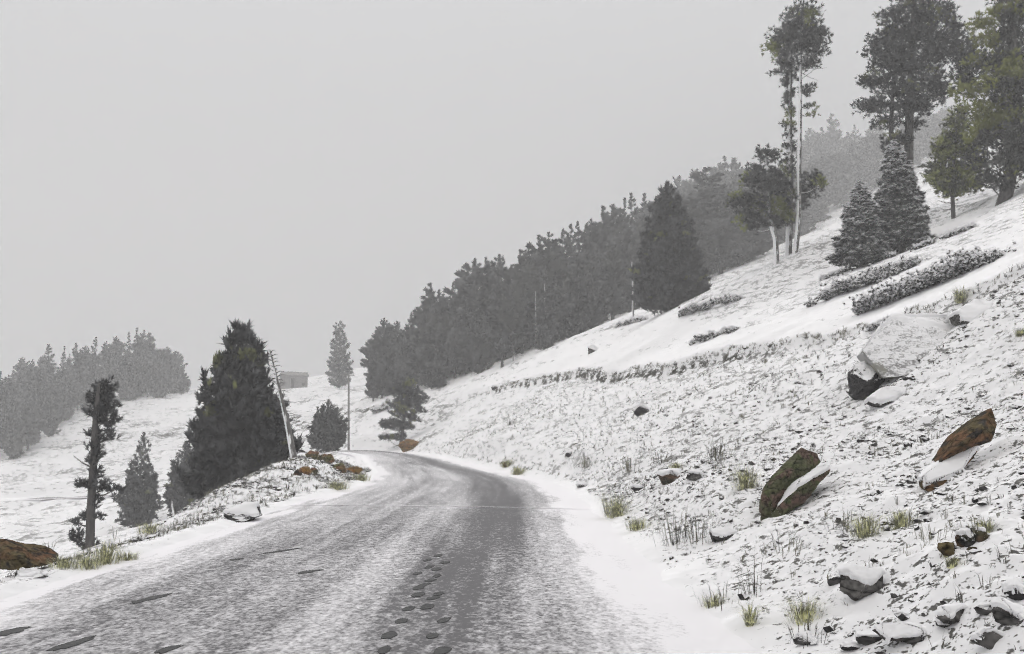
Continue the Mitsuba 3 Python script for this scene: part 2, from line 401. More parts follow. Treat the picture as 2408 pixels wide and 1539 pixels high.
def bark_fn(side, amount, base=(.10, .095, .092)):  # snow plastered on one side of the trunk
    def fn(p, n, uv):
        g = fbm(p.x * 9, p.y * 9, p.z * 2.2, 3)
        w = n.x * side[0] + n.y * side[1] + .9 * (g - .5)
        return mix(mi.Color3f(*base) * (.5 + g), SNOW, smoothstep(amount, amount + .25, w))
    return fn


mat('m_bark', lambda p, n, uv: mi.Color3f(.085, .08, .078) * (.5 + fbm(p.x * 14, p.y * 14, p.z * 3, 3)), .9, .2, lambda p, n, uv: fbm(p.x * 20, p.y * 20, p.z * 4, 2) * .03)
mat('m_bark_snow', bark_fn((-.75, -.65), .5), .9, .2)
mat('m_dead_wood', bark_fn((-.8, -.6), .42, (.16, .155, .15)), .9, .2)
mat('m_bark_far', lambda p, n, uv: mi.Color3f(.07, .07, .07) * (.6 + .6 * noise(p.x * 3, p.y * 3, p.z)), .9, .2)
mat('m_timber', lambda p, n, uv: mi.Color3f(.26, .255, .25) * (.7 + .6 * noise(p.x * 5, p.y * 5, p.z * 22)), .9, .2)
mat('m_pole', lambda p, n, uv: mi.Color3f(.27, .265, .26) * (.7 + .6 * noise(p.x * 20, p.y * 20, p.z * 2)), .9, .2)

# ------------------------------------------------------------------ ground and road as meshes
cen = P3[GF].mean(1)
ft = gt[GF].mean(1)
sel_far = (cen[:, 1] > 97) & ~((ft > 0) & (cen[:, 0] > -11) & (cen[:, 1] < 150))
sel_right = ~sel_far & (ft > 0)
for key, sel, lab in (('snowy_hillside', sel_right, 'steep snow dusted hillside rising to the right of the road'), ('snowy_verge', ~sel_far & ~sel_right, 'snowy shoulder and valley side falling away to the left of the road'), ('snowy_far_hill', sel_far, 'snow covered far hill fading into the haze beyond the bend')):
    f = GF[sel]
    used, inv = np.unique(f, return_inverse=True)
    m = (P3[used], inv.reshape(-1, 3))
    path = meshkit.write_ply(m, False, GUV[used], normals=GN[used])
    add(key, dict(type='ply', filename=path, face_normals=False, bsdf=dict(type='ref', id='m_ground')), lab, None, None, 'structure')


def road_mesh():
    k = np.searchsorted(RC[:, 1], -30), np.searchsorted(RC[:, 1], 116)
    ss = np.concatenate([np.arange(RS[k[0]], 60 + 20, .3), np.arange(80, 110, .12), np.arange(110, RS[k[1]], .3)])
    w = np.linspace(-1, 1, 60)
    cx, cy, tx, ty, rz, hw = [np.interp(ss, RS, a) for a in (RC[:, 0], RC[:, 1], RT[:, 0], RT[:, 1], RZ, np.interp(RC[:, 1], [-80, 25, 40, 60, 140], [3.6, 3.55, 2.8, 2.7, 2.6]))]
    t = w[None] * (hw[:, None] + .75)
    x, y = cx[:, None] + t * ty[:, None], cy[:, None] - t * tx[:, None]
    p = np.stack([x, y, 0 * x], -1)
    z = rz[:, None] + .05 * (1 - w[None] ** 2) + .02 * (meshkit.fbm(p * 1.2, 3, 6) - .5) - .03
    v = np.stack([x, y, z], -1).reshape(-1, 3)
    n, m = t.shape
    i = np.arange(n * m).reshape(n, m)
    q = np.stack([i[:-1, :-1], i[:-1, 1:], i[1:, 1:], i[1:, :-1]], -1).reshape(-1, 4)
    f = np.vstack([q[:, [0, 1, 2]], q[:, [0, 2, 3]]])
    f = f if np.cross(v[f[0, 1]] - v[f[0, 0]], v[f[0, 2]] - v[f[0, 0]])[2] > 0 else f[:, ::-1]
    scale = hw / 3.55
    uv = np.stack([(t / scale[:, None]).ravel(), np.repeat(ss, m)], -1)
    return v, f, uv


rv, rf, ruv = road_mesh()
add('road', mikit.ply((rv, rf), 'm_road', smooth=True, uv=ruv), 'asphalt mountain road dusted with snow curving left', None, None, 'structure')


def road_z(x, y):
    t, hw, rz, _ = road_at(np.array([x]), np.array([y]))
    w = t[0] / (hw[0] + .75)
    return rz[0] + .05 * (1 - w * w) + .02 * (meshkit.fbm(np.array([[x, y, 0]]) * 1.2, 3, 6)[0] - .5) - .03


def road_hit(u, v):
    d = ray(u, v)
    D = -1.65 / d[2]
    for _ in range(5):
        p = EYE + d * D
        D += (road_z(p[0], p[1]) - p[2]) / d[2]
    return EYE + d * D


R = np.random.default_rng(7)


def patch(center, length, width, ang, lift=.006, n=14, wob=.25, seed=0):
    r = np.random.default_rng(seed)
    a = np.linspace(0, 2 * np.pi, n, endpoint=False)
    rad = 1 + wob * (r.random(n) - .5)
    lx, ly = np.cos(a) * width / 2 * rad, np.sin(a) * length / 2 * rad
    c, s = math.cos(ang), math.sin(ang)
    x, y = center[0] + lx * c - ly * s, center[1] + lx * s + ly * c
    v = np.array([[X, Y, road_z(X, Y) + lift] for X, Y in zip(x, y)] + [[center[0], center[1], road_z(center[0], center[1]) + lift]])
    f = np.array([[i, (i + 1) % n, n] for i in range(n)])
    low = v.copy(); low[:, 2] -= lift * .6
    side = np.array([[i, i + n + 1, (i + 1) % n] for i in range(n)] + [[(i + 1) % n, i + n + 1, (i + 1) % n + n + 1] for i in range(n)])
    return np.vstack([v, low]), np.vstack([f, side])


for k, (a, b) in enumerate([(480, 1190), (795, 1195), (565, 1085), (880, 1080), (620, 993), (757, 978), (690, 890), (800, 915), (840, 885), (695, 838), (735, 815), (785, 783), (830, 750), (685, 732), (825, 700), (775, 682), (890, 650), (760, 633), (440, 1300), (870, 1305), (840, 600)]):
    u, v = (1300 + a * .5399) / 1.701, (1900 + b * .5399) / 1.701
    c = road_hit(u, v)
    add('road__footprint', mikit.ply(patch(c, .20 + .12 * R.random(), .085 + .04 * R.random(), -.15 + .3 * R.random() - .2, seed=k), 'm_bare_asphalt'))
for k, ((a, b), (c, d), w) in enumerate([((945, 960), (1250, 885), .05), ((-60, 1210), (190, 1130), .06), ((370, 1310), (680, 1205), .05), ((2190, 735), (2390, 705), .05), ((1170, 1325), (1330, 1265), .04), ((1700, 635), (1800, 622), .05), ((1930, 590), (2220, 545), .04)]):
    p, q_ = [road_hit(x * .5399 / 1.701, (1900 + y * .5399) / 1.701) for x, y in ((a, b), (c, d))]
    m = (p + q_) / 2
    l = np.linalg.norm((q_ - p)[:2])
    add('road__bare_streak', mikit.ply(patch(m, l, w * 2.6, math.atan2(q_[1] - p[1], q_[0] - p[0]) - math.pi / 2, seed=40 + k, n=20, wob=.5), 'm_bare_asphalt'))
a, b = road_hit(640, 1190), road_hit(1300, 1197)
m = (a + b) / 2
add('road__snow_seam', mikit.ply(patch(m, np.linalg.norm((b - a)[:2]), .12, math.atan2(b[1] - a[1], b[0] - a[0]) - math.pi / 2, n=60, wob=.9, seed=3, lift=.008), 'm_snow'))


# ------------------------------------------------------------------ trees
def unit(a):
    return a / np.maximum(np.linalg.norm(a, axis=-1, keepdims=True), 1e-9)


def tube(path, radii, k=7):
    path, radii = np.asarray(path, float), np.asarray(radii, float)
    t = unit(np.gradient(path, axis=0))
    ref = np.array([1.0, .13, .05]) if abs(t[0, 0]) < .8 else np.array([0, 1.0, 0])
    a = unit(np.cross(t, ref)); b = np.cross(t, a)
    ang = np.arange(k) * 2 * np.pi / k
    v = path[:, None] + radii[:, None, None] * (np.cos(ang)[None, :, None] * a[:, None] + np.sin(ang)[None, :, None] * b[:, None])
    n = len(path)
    i = np.arange(n * k).reshape(n, k)
    j = np.roll(i, -1, 1)
    q = np.stack([i[:-1], j[:-1], j[1:], i[1:]], -1).reshape(-1, 4)
    f = np.vstack([q[:, [0, 1, 2]], q[:, [0, 2, 3]]])
    caps = np.array([[i[-1, 0], i[-1, c], i[-1, c + 1]] for c in range(1, k - 1)] + [[i[0, 0], i[0, c + 1], i[0, c]] for c in range(1, k - 1)])
    return v.reshape(-1, 3), np.vstack([f, caps])


def join(parts):
    v, f, n = [], [], 0
    for a, b in parts:
        v.append(a); f.append(np.asarray(b) + n); n += len(a)
    return np.vstack(v), np.vstack(f)


def needles(p, d, size, r, k=9, width=.14, spread=.55):
    """Tufts of k narrow leaf blades at the points p along the directions d."""
    n = len(p)
    size = np.broadcast_to(size, n)
    dirs = unit(d[:, None] + spread * r.normal(size=(n, k, 3)))
    ln = size[:, None] * (.65 + .6 * r.random((n, k)))
    base = p[:, None] - dirs * (ln * .25)[..., None]
    perp = unit(np.cross(dirs, r.normal(size=(n, k, 3))))
    w = (ln * width)[..., None] * perp
    v = np.stack([base - w * .5, base + dirs * (ln * .5)[..., None] + w, base + dirs * ln[..., None], base + dirs * (ln * .45)[..., None] - w], 2).reshape(-1, 3)
    i = np.arange(n * k)[:, None] * 4
    nn = unit(np.repeat(unit(d), k, 0) + .30 * dirs.reshape(-1, 3) + .12 * r.normal(size=(n * k, 3)))
    return v, np.vstack([i + [0, 1, 2], i + [0, 2, 3]]), np.repeat(nn, 4, 0)


def leaves(m, bsdf, **kw):
    path = meshkit.write_ply((m[0], m[1]), False, normals=m[2])
    return dict(type='ply', filename=path, face_normals=False, bsdf=dict(type='ref', id=bsdf), **kw)


def conifer(H, prof, seed, nb=90, tuft=.34, per_m=5.0, rise=.35, bare=.05, k=8, trunk_r=None, lean=(0, 0), irregular=.25, up=.8, width=.14, spread=.55, centre=None, hollow=.3, candle=0):
    """(trunk with limbs, crown): prof = [(height share, radius)]; centre = [(height share, dx)]."""
    r = np.random.default_rng(seed)
    trunk_r = trunk_r or H * .016 + .03
    hs = np.linspace(0, 1, 14)
    wob = np.cumsum(r.normal(size=(14, 2)), 0) * H * .0022
    path = np.stack([lean[0] * hs * H + wob[:, 0], lean[1] * hs * H + wob[:, 1], hs * H * .97], 1)
    path[0] = (0, 0, -.6)
    tr = [tube(path, trunk_r * (1 - hs * .93) * (1 + .5 * np.exp(-hs * 25)), 8)]
    ts, rs = np.array(prof).T
    axis = lambda t: np.stack([np.interp(t, hs, path[:, 0]), np.interp(t, hs, path[:, 1]), t * H], -1)
    wgt = np.interp(np.linspace(0, 1, 200), ts, rs) + .12 * rs.max()
    wgt = np.where(np.linspace(0, 1, 200) < bare, 0, wgt); cdf = np.cumsum(wgt) / wgt.sum()
    pts, dirs, sz, ends = [], [], [], []
    for b in range(nb):
        t = np.interp((b + r.random()) / nb, cdf, np.linspace(0, 1, 200))
        az = b * 2.39996 + r.normal() * .5
        L = np.interp(t, ts, rs) * (1 - irregular + irregular * 1.25 * r.random())
        L *= 1 + irregular * .8 * math.sin(3 * az + t * 9 + seed) * .5
        o = np.array([math.cos(az), math.sin(az), 0])
        a = axis(np.array(t))
        if centre is not None: a = a + np.array([np.interp(t, *np.array(centre).T), 0, 0])
        s = np.linspace(0, 1, 6)
        bend = rise * L * (s ** 2 - .55) * (.4 + t)
        br = axis(np.array(max(t - .03 - .3 * L / H * (rise > 0), .01)))[None] * (1 - s[:, None]) ** 2 + (1 - (1 - s[:, None]) ** 2) * a + o * (L * s)[:, None] * .97 + np.stack([0 * s, 0 * s, bend], 1)
        br = br + np.cumsum(r.normal(size=(6, 3)), 0) * .03 * L
        ends.append(br)
        if L > .5: tr.append(tube(br[:5], np.linspace(.018 + .012 * L, .008, 5), 4))
        n = max(3, int(per_m * (L + .35) * (1 + .5 * r.random())))
        s2 = hollow + (1 - hollow) * r.random(n) ** .7
        q = np.stack([np.interp(s2, s, br[:, c]) for c in range(3)], 1)
        sw = (.10 + .2 * L) * (1.15 - s2)[:, None]
        q = q + r.normal(size=(n, 3)) * sw * [1, 1, .45]
        pts.append(q); dirs.append(unit(o * (.75 - .3 * up) + np.array([0, 0, up * (.45 + .75 * t)]) + .25 * r.normal(size=(n, 3)))); sz.append(tuft * (.7 + .6 * r.random(n)) * np.clip(.42 + L * .5, .45, 1.1))
    if candle:                                  # upright tips at the ends of the limbs
        e = np.array([q[-1] for q in ends])
        for _ in range(2):
            pts.append(e + r.normal(size=e.shape) * [.14, .14, .08]); dirs.append(unit(np.array([0, 0, 1.0]) + .22 * r.normal(size=e.shape))); sz.append(tuft * candle * (.7 + .6 * r.random(len(e))))
    top = axis(np.array([.9, .94, .97, .99, 1.0]))
    if centre is not None: top[:, 0] += np.interp([.9, .94, .97, .99, 1.0], *np.array(centre).T)
    pts.append(np.repeat(top, 3, 0) + .04 * r.normal(size=(15, 3))); dirs.append(unit(np.array([0, 0, 1.0]) + .35 * r.normal(size=(15, 3)))); sz.append(np.full(15, tuft * .62))
    return join(tr), needles(np.vstack(pts), np.vstack(dirs), np.concatenate(sz), r, k, width, spread)


def clump_tree(trunks, clumps, D, seed, tuft=.35, dens=26, k=9, width=.13, up=.7, limb=.045, dead=(), front=0.0):
    """A tree whose limbs carry separate foliage clumps. trunks: lists of (u, v, radius) at distance D; clumps: (u, v, half width, half height[, depth shift]) as measured."""
    r = np.random.default_rng(seed)
    sc = D / F
    tuft, dens, k, width = tuft * .80, dens * 2.7, 12, .072
    paths = []
    for tr in trunks:
        p = np.array([P(u, v, D) for u, v, _ in tr])
        rad = np.array([x[2] for x in tr])
        p[0, 2] = min(p[0, 2], gz(p[0, 0], p[0, 1])) - .4
        s = np.linspace(0, len(tr) - 1, 5 * len(tr))
        sm = np.stack([PchipInterpolator(np.arange(len(tr)), p[:, c])(s) for c in range(3)], 1)
        paths.append((sm, np.interp(s, np.arange(len(tr)), rad)))
    wood = [tube(p, q, 9) for p, q in paths]
    allp = np.vstack([p for p, _ in paths])
    pts, dirs, sz = [], [], []
    for c in clumps:
        u, v, hu, hv = c[:4]
        ru, rv = hu * sc, hv * sc
        dy = c[4] if len(c) > 4 else (r.normal() * .5 - front) * ru
        ctr = P(u, v, D) + np.array([0, dy, 0])
        low = allp[(allp[:, 2] < ctr[2] + .1)]
        j = low[np.argmin(np.linalg.norm(low - ctr + np.array([0, 0, .5 * ru]), axis=1))] if len(low) else allp[0]
        s = np.linspace(0, 1, 6)[:, None]
        br = j * (1 - s) + ctr * s + np.array([0, 0, -.18]) * np.linalg.norm(ctr - j) * np.sin(np.pi * s)
        wood.append(tube(br, np.linspace(limb, limb * .3, 6), 5))
        n = max(8, int(dens * (ru * rv * math.pi) * (1 + .6 * ru)))
        g = unit(r.normal(size=(n, 3))) * (r.random(n) ** (1 / 2.4))[:, None]
        # a clump is made of short sprays that point outwards and up
        g = g * (1 + .28 * np.sin(5 * g[:, :1] * np.array([[1]]) + 4 * g[:, 2:] + seed))
        q = ctr + g * [ru, ru * .85, rv]
        pts.append(q)
        dirs.append(unit(g * [1, 1, .5] + [0, 0, up] + .25 * r.normal(size=(n, 3))))
        sz.append(tuft * (.65 + .6 * r.random(n)))
        for _ in range(int(3 + 2 * ru)):
            e = ctr + unit(r.normal(size=3)) * [ru * .8, ru * .7, rv * .7]
            wood.append(tube(np.linspace(br[4], e, 4), np.linspace(limb * .4, .008, 4), 4))
    for a, b in dead:
        wood.append(tube(np.array([P(*a, D), P((a[0] + b[0]) / 2, (a[1] + b[1]) / 2 + 3, D + .2), P(*b, D + .3)]), [.03, .022, .008], 4))
    return join(wood), needles(np.vstack(pts), np.vstack(dirs), np.concatenate(sz), r, k, width)


def place_tree(name, label, base, meshes, leaf, bark='m_bark', cat='tree', group=None, rot=0.0):
    key = thing(name, label, cat, group)
    tw = dict(to_world=T().translate([float(x) for x in base]).rotate([0, 0, 1], rot)) if base is not None else {}
    add(key + '__trunk', mikit.ply(meshes[0], bark, smooth=40, **tw))
    add(key + '__crown', leaves(meshes[1], leaf, **tw))
    return key


def tree_at(name, label, u, v, D, top, half, prof, seed, leaf='m_pine', bark='m_bark', group=None, **k):
    """A cone-like tree with its foot at the picture position (u, v) and its tip at v = top; half: half its width, both measured."""
    b = P(u, v, D)
    b[2] = gz(b[0], b[1])
    tip = P(u, top, D)
    H = tip[2] - b[2]
    w = half * D / F
    return place_tree(name, label, b, conifer(H, [(t, x * w) for t, x in prof], seed, **k), leaf, bark, group=group)


CONE = [(0, .75), (.08, 1), (.2, .97), (.4, .8), (.6, .58), (.8, .32), (.93, .13), (1, .03)]
EGG = [(0, .5), (.1, .85), (.25, 1), (.5, .9), (.7, .68), (.85, .42), (.95, .2), (1, .06)]
COLUMN = [(0, .5), (.12, .9), (.3, 1), (.5, .8), (.65, .55), (.75, .35), (.9, .3), (1, .1)]

# left of the road
tree_at('conifer_tree', 'large dense dark conifer left of the road, widest of the trees on that side', 553, 1205, 42, 770, 118,
        [(0, .7), (.06, .95), (.15, 1), (.3, .97), (.45, .85), (.6, .64), (.75, .46), (.88, .27), (.95, .16), (1, .05)], 11, nb=330, tuft=.36, per_m=13, k=11, width=.10, up=1.1, candle=1.7, irregular=.30, rise=.5, spread=.5)
place_tree('conifer_tree', 'slim tall pine with bare trunk and separate foliage clumps, leftmost roadside tree', None,
           clump_tree([[(212, 1296, .17), (214, 1200, .15), (219, 1100, .13), (224, 1000, .11), (230, 930, .07), (234, 900, .03)]],
                      [(232, 912, 26, 22), (222, 940, 28, 22), (240, 962, 26, 22), (262, 988, 20, 12), (240, 992, 14, 12), (222, 970, 22, 16), (210, 1018, 15, 11), (252, 1030, 14, 12), (226, 1032, 12, 16), (222, 1052, 20, 12), (218, 1080, 13, 22), (205, 1140, 22, 10), (188, 1138, 11, 7), (245, 1145, 17, 18), (270, 1150, 20, 9), (225, 1120, 12, 22), (200, 1215, 17, 12), (236, 1215, 12, 8), (186, 1226, 12, 10), (185, 1265, 14, 20), (205, 1285, 20, 14), (225, 1180, 9, 14), (258, 1010, 9, 10), (232, 1068, 12, 10)], 32, 3, tuft=.3, dens=60,
                      dead=[((216, 1100), (172, 1072)), ((218, 1110), (252, 1104)), ((214, 1170), (245, 1178))]), 'm_pine')
tree_at('conifer_tree', 'hazy grey pointed conifer standing beside the slim pine in the valley', 320, 1268, 78, 1020, 46, COLUMN, 13, nb=150, tuft=.42, per_m=6, k=8, leaf='m_pine', up=.9)
tree_at('conifer_tree', 'hazy grey conifer half hidden behind the large dense conifer', 428, 1238, 76, 1040, 40, EGG, 14, nb=130, tuft=.42, per_m=6, k=8, up=.9)
tree_at('conifer_tree', 'small dark bushy conifer beside the utility pole at the bend', 770, 1056, 86, 943, 45, EGG, 15, nb=130, tuft=.42, per_m=6, k=8, up=1.0, leaf='m_spruce')
tree_at('conifer_tree', 'lone hazy conifer on the far hill above the bend', 796, 905, float(deep(142)), 756, 30, [(0, .6), (.1, 1), (.3, .95), (.5, .8), (.7, .66), (.85, .55), (.95, .35), (1, .12)], 16, nb=130, tuft=.55, per_m=5, k=7, leaf='m_pine_far')
place_tree('pine_tree', 'small dark pine behind the orange boulder on the right of the bend', None,
           clump_tree([[(942, 1044, .2), (948, 1000, .17), (954, 950, .12), (958, 900, .05)]],
                      [(957, 903, 26, 18), (945, 922, 30, 16), (972, 932, 30, 18), (950, 950, 34, 16), (985, 945, 18, 10), (948, 970, 30, 12), (985, 965, 14, 9), (925, 998, 28, 10), (905, 998, 10, 10), (965, 985, 22, 10), (945, 1005, 30, 9), (915, 1030, 22, 7), (940, 1028, 18, 9)], 88, 5, tuft=.55, dens=16, k=8), 'm_pine')
# right hillside
tree_at('conifer_tree', 'broad dark hazy conifer standing before the forest edge', 1578, 728, 76, 436, 86, [(0, .8), (.05, 1), (.2, .98), (.4, .88), (.6, .66), (.8, .42), (.92, .22), (1, .06)], 21, nb=280, tuft=.44, per_m=8, k=9, width=.12, candle=1.5, up=.95, rise=.45, bare=.03)
place_tree('pine_tree', 'tallest twin crowned pine with long bare snowy trunk on the ridge', None,
           clump_tree([[(1866, 592, .2), (1874, 560, .19), (1878, 500, .18), (1879, 400, .16), (1881, 300, .14), (1882, 200, .11), (1884, 120, .08), (1888, 50, .04)]],
                      [(1885, 40, 50, 22), (1925, 52, 38, 24), (1870, 70, 52, 28), (1918, 84, 36, 24), (1850, 105, 46, 22), (1895, 112, 44, 24), (1925, 122, 26, 14), (1905, 150, 26, 16), (1840, 138, 30, 14), (1812, 118, 22, 12), (1870, 150, 30, 18), (1905, 202, 20, 10), (1898, 215, 16, 10), (1908, 248, 18, 6), (1912, 266, 18, 6), (1912, 418, 30, 16), (1900, 445, 34, 20), (1922, 438, 18, 18), (1890, 475, 18, 16)], 60, 31, tuft=.4, dens=22,
                      dead=[((1883, 170), (1925, 190)), ((1884, 160), (1945, 160)), ((1886, 185), (1930, 148))]), 'm_pine_olive', 'm_bark_snow')
place_tree('pine_tree', 'slender snowy trunked pine with ragged foliage pressed to its tall neighbour', None,
           clump_tree([[(1852, 598, .26), (1856, 540, .24), (1858, 420, .2), (1857, 300, .17), (1858, 200, .13), (1862, 120, .06)]],
                      [(1852, 195, 15, 14), (1862, 215, 12, 18), (1850, 235, 10, 20), (1856, 260, 12, 22), (1850, 290, 12, 12), (1862, 180, 18, 14), (1825, 168, 16, 5), (1855, 320, 12, 16), (1845, 345, 10, 9), (1862, 350, 14, 18), (1858, 380, 18, 18), (1858, 405, 22, 16), (1850, 140, 24, 16), (1866, 300, 8, 18)], 61, 32, tuft=.38, dens=26), 'm_pine_olive', 'm_bark_snow')
place_tree('pine_tree', 'spreading pine with crooked white trunk left of the tall ridge pines', None,
           clump_tree([[(1825, 604, .2), (1824, 570, .19), (1813, 525, .17), (1808, 480, .14), (1806, 420, .1), (1800, 370, .05)]],
                      [(1798, 365, 22, 22), (1822, 370, 16, 18), (1785, 400, 34, 22), (1825, 405, 32, 24), (1768, 430, 34, 20), (1810, 440, 46, 26), (1845, 440, 24, 24), (1755, 465, 40, 20), (1795, 480, 46, 24), (1838, 480, 30, 26), (1735, 478, 22, 10), (1765, 510, 38, 18), (1805, 520, 40, 20), (1840, 515, 26, 22), (1860, 500, 18, 24), (1770, 535, 24, 8)], 60, 33, tuft=.4, dens=22), 'm_pine_olive', 'm_bark_snow')
place_tree('pine_tree', 'huge dark pine with forked trunk rising behind the snowy spruce', None,
           clump_tree([[(2128, 575, .36), (2135, 480, .34), (2137, 340, .3), (2140, 220, .26), (2146, 100, .2), (2150, -40, .1)], [(2098, 400, .16), (2096, 330, .16), (2098, 240, .14), (2106, 140, .08)]],
                      [(2145, -30, 60, 34), (2150, 10, 56, 26), (2110, 35, 44, 24), (2185, 45, 54, 26), (2140, 60, 60, 28), (2090, 85, 44, 22), (2170, 95, 56, 28), (2215, 100, 38, 22), (2115, 120, 56, 26), (2060, 125, 46, 14), (2185, 140, 48, 24), (2080, 160, 50, 24), (2140, 175, 56, 26), (2070, 200, 56, 20), (2120, 225, 54, 22), (2185, 205, 34, 24), (2065, 250, 54, 16), (2030, 262, 34, 10), (2120, 265, 48, 20), (2085, 290, 44, 14), (2160, 250, 40, 22), (2155, 295, 22, 14), (2095, 340, 36, 16), (2085, 362, 26, 14), (2028, 195, 22, 10), (2120, 330, 22, 10), (2225, 30, 16, 30), (2240, 70, 18, 34), (2210, 215, 36, 24), (2250, 120, 36, 34), (2240, 170, 44, 26), (2260, 190, 36, 30)], 57, 35, tuft=.42, dens=20, limb=.06, front=.45), 'm_pine', 'm_bark')
place_tree('pine_tree', 'olive green pine with slim trunk between the spruce and the edge pine', None,
           clump_tree([[(2242, 514, .13), (2240, 470, .12), (2242, 400, .1), (2248, 320, .07), (2252, 265, .03)]],
                      [(2250, 268, 22, 22), (2242, 300, 34, 20), (2262, 320, 34, 24), (2228, 335, 34, 22), (2250, 360, 44, 24), (2222, 385, 34, 24), (2262, 395, 40, 26), (2235, 420, 44, 24), (2215, 440, 26, 14), (2262, 435, 34, 18), (2245, 455, 36, 12), (2225, 360, 28, 22), (2280, 350, 30, 26), (2290, 400, 30, 26), (2205, 415, 24, 20), (2250, 440, 44, 18), (2285, 440, 26, 16)], 52, 36, tuft=.34, dens=34,
                      dead=[((2241, 478), (2200, 470)), ((2241, 485), (2280, 478)), ((2241, 492), (2205, 490))]), 'm_pine_green')
place_tree('pine_tree', 'big olive and grey pine with leaning trunk at the edge of the hillside', None,
           clump_tree([[(2352, 478, .4), (2372, 430, .36), (2385, 340, .3), (2392, 220, .24), (2385, 100, .16), (2375, 0, .08)]],
                      [(2380, 0, 50, 40), (2350, 50, 50, 30), (2400, 70, 50, 40), (2335, 95, 44, 26), (2390, 130, 60, 30), (2330, 165, 46, 32), (2300, 150, 34, 26), (2370, 190, 60, 34), (2430, 180, 50, 50), (2320, 220, 50, 30), (2385, 245, 56, 34), (2300, 265, 40, 24), (2345, 290, 56, 32), (2400, 300, 46, 34), (2300, 320, 36, 28), (2345, 350, 54, 32), (2400, 360, 46, 30), (2300, 380, 34, 28), (2340, 405, 46, 28), (2390, 405, 36, 22), (2315, 430, 34, 20), (2355, 440, 26, 14), (2270, 215, 34, 30), (2440, 280, 50, 60), (2380, 330, 40, 30), (2360, 380, 40, 26), (2395, 200, 40, 34), (2410, 395, 40, 26), (2300, 60, 24, 26), (2420, 20, 40, 40), (2285, 345, 30, 26), (2325, 300, 36, 28)], 48, 37, tuft=.36, dens=28, limb=.06, front=.6), 'm_pine_edge')


def spruce(name, label, u, v, D, top, half, seed, nb=240, droop=-.25, snow=True):
    b = P(u, v, D); b[2] = gz(b[0], b[1])
    H = P(u, top, D)[2] - b[2]
    w = half * D / F
    prof = [(0, .75), (.08, 1), (.25, .95), (.45, .82), (.65, .62), (.82, .42), (.94, .2), (1, .05)]
    tr, cr = conifer(H, [(t, x * w) for t, x in prof], seed, nb=nb, tuft=.25, per_m=11, rise=-.15, up=.12, k=10, width=.12, spread=.6, bare=.06, irregular=.2, hollow=.25)
    key = place_tree(name, label, b, (tr, cr), 'm_spruce')
    if snow:                                    # snow lying on the upper side of the sprays
        r = np.random.default_rng(seed + 1)
        q = cr[0].reshape(-1, 4, 3).mean(1)
        rad = np.hypot(q[:, 0], q[:, 1])
        q = q[(rad > .35 * np.interp(q[:, 2] / H, [x[0] for x in prof], [x[1] * w for x in prof]))]
        q = q[r.random(len(q)) < .20]
        n = len(q)
        o = unit(q * [1, 1, 0])
        side = np.cross(o, [0, 0, 1.0])
        a = .10 + .15 * r.random((n, 1)); c = .05 + .07 * r.random((n, 1))
        base = q + [0, 0, .035]
        vv = np.stack([base - o * a, base + side * c + [0, 0, .012], base + o * a - [0, 0, .02], base - side * c + [0, 0, .012], base + [0, 0, .045]], 1).reshape(-1, 3)
        i = np.arange(n)[:, None] * 5
        add(key + '__snow', mikit.ply((vv, np.vstack([i + x for x in ([0, 1, 4], [1, 2, 4], [2, 3, 4], [3, 0, 4])])), 'm_snow', to_world=T().translate(b.tolist())))
    return key


spruce('spruce_tree', 'snow dusted dense spruce in front of the huge dark pine', 2122, 614, 48, 333, 70, 41, nb=280)
spruce('spruce_tree', 'low dark spruce crowded against the left of the snowy spruce', 2030, 622, 47.5, 428, 62, 42, nb=190)

# dead snags and pole
b = P(692, 1058, 34); b[2] = gz(b[0], b[1])
key = thing('dead_tree', 'leaning bare dead trunk right of the large dense conifer', 'dead tree')
tip = P(634, 822, 34)
pth = np.array([b - [0, 0, .4], b, b * .7 + tip * .3 + [.05, 0, 0], b * .4 + tip * .6 + [.03, 0, 0], tip])
add(key + '__trunk', mikit.ply(tube(pth, [.15, .14, .11, .07, .02], 9), 'm_dead_wood', smooth=40))
tw = []
for k in range(46):
    s = .42 + .57 * k / 46
    o = b * (1 - s) + tip * s + [.03, 0, 0]
    az = k * 2.4
    l = (.5 - .32 * (s - .4)) * (.5 + .7 * R.random())
    e = o + np.array([math.cos(az), math.sin(az) * .8, -.15 + .5 * R.random()]) * l
    tw.append(tube(np.array([o, (o + e) / 2 + [0, 0, .05], e]), [.022, .014, .005], 4))
add(key + '__twigs', mikit.ply(join(tw), 'm_bark'), kind='stuff')
for u, v, top, D, rad, lab in ((408, 1244, 1178, 24, .05, 'short pale dead stem at the edge of the drop'), (508, 1190, 1155, 27, .03, 'thin pale stake beside the foot of the large conifer')):
    p = P(u, v, D); p[2] = gz(p[0], p[1]) - .2
    q = P(u - 3, top, D)
    add('dead_sapling', mikit.ply(tube(np.array([p, p * .6 + q * .4 + [.03, 0, 0], p * .2 + q * .8, q]), [rad, rad * .8, rad * .6, rad * .2], 7), 'm_dead_wood', smooth=40), lab, 'dead sapling')
p = P(820, 1056, 97); p[2] = gz(p[0], p[1])
q = P(820, 877, 97)
key = thing('utility_pole', 'slim wooden utility pole at the far end of the road', 'utility pole')
add(key + '__pole', mikit.ply(tube(np.array([p - [0, 0, .5], p, (p + q) / 2, q]), [.14, .14, .12, .1], 9), 'm_pole', smooth=40))
add(key + '__crossarm', mikit.ply(tube(q - [0, 0, .35] + np.array([[-.7, -.12, 0], [0, -.12, 0], [.7, -.12, 0]]), [.05, .05, .05], 6), 'm_pole'))
for s in (-.6, .6): add(key + '__insulator', mikit.ply(tube(q - [0, 0, .35] + np.array([[s, -.12, .05], [s, -.12, .12], [s, -.12, .2]]), [.03, .05, .03], 6), 'm_pole'))

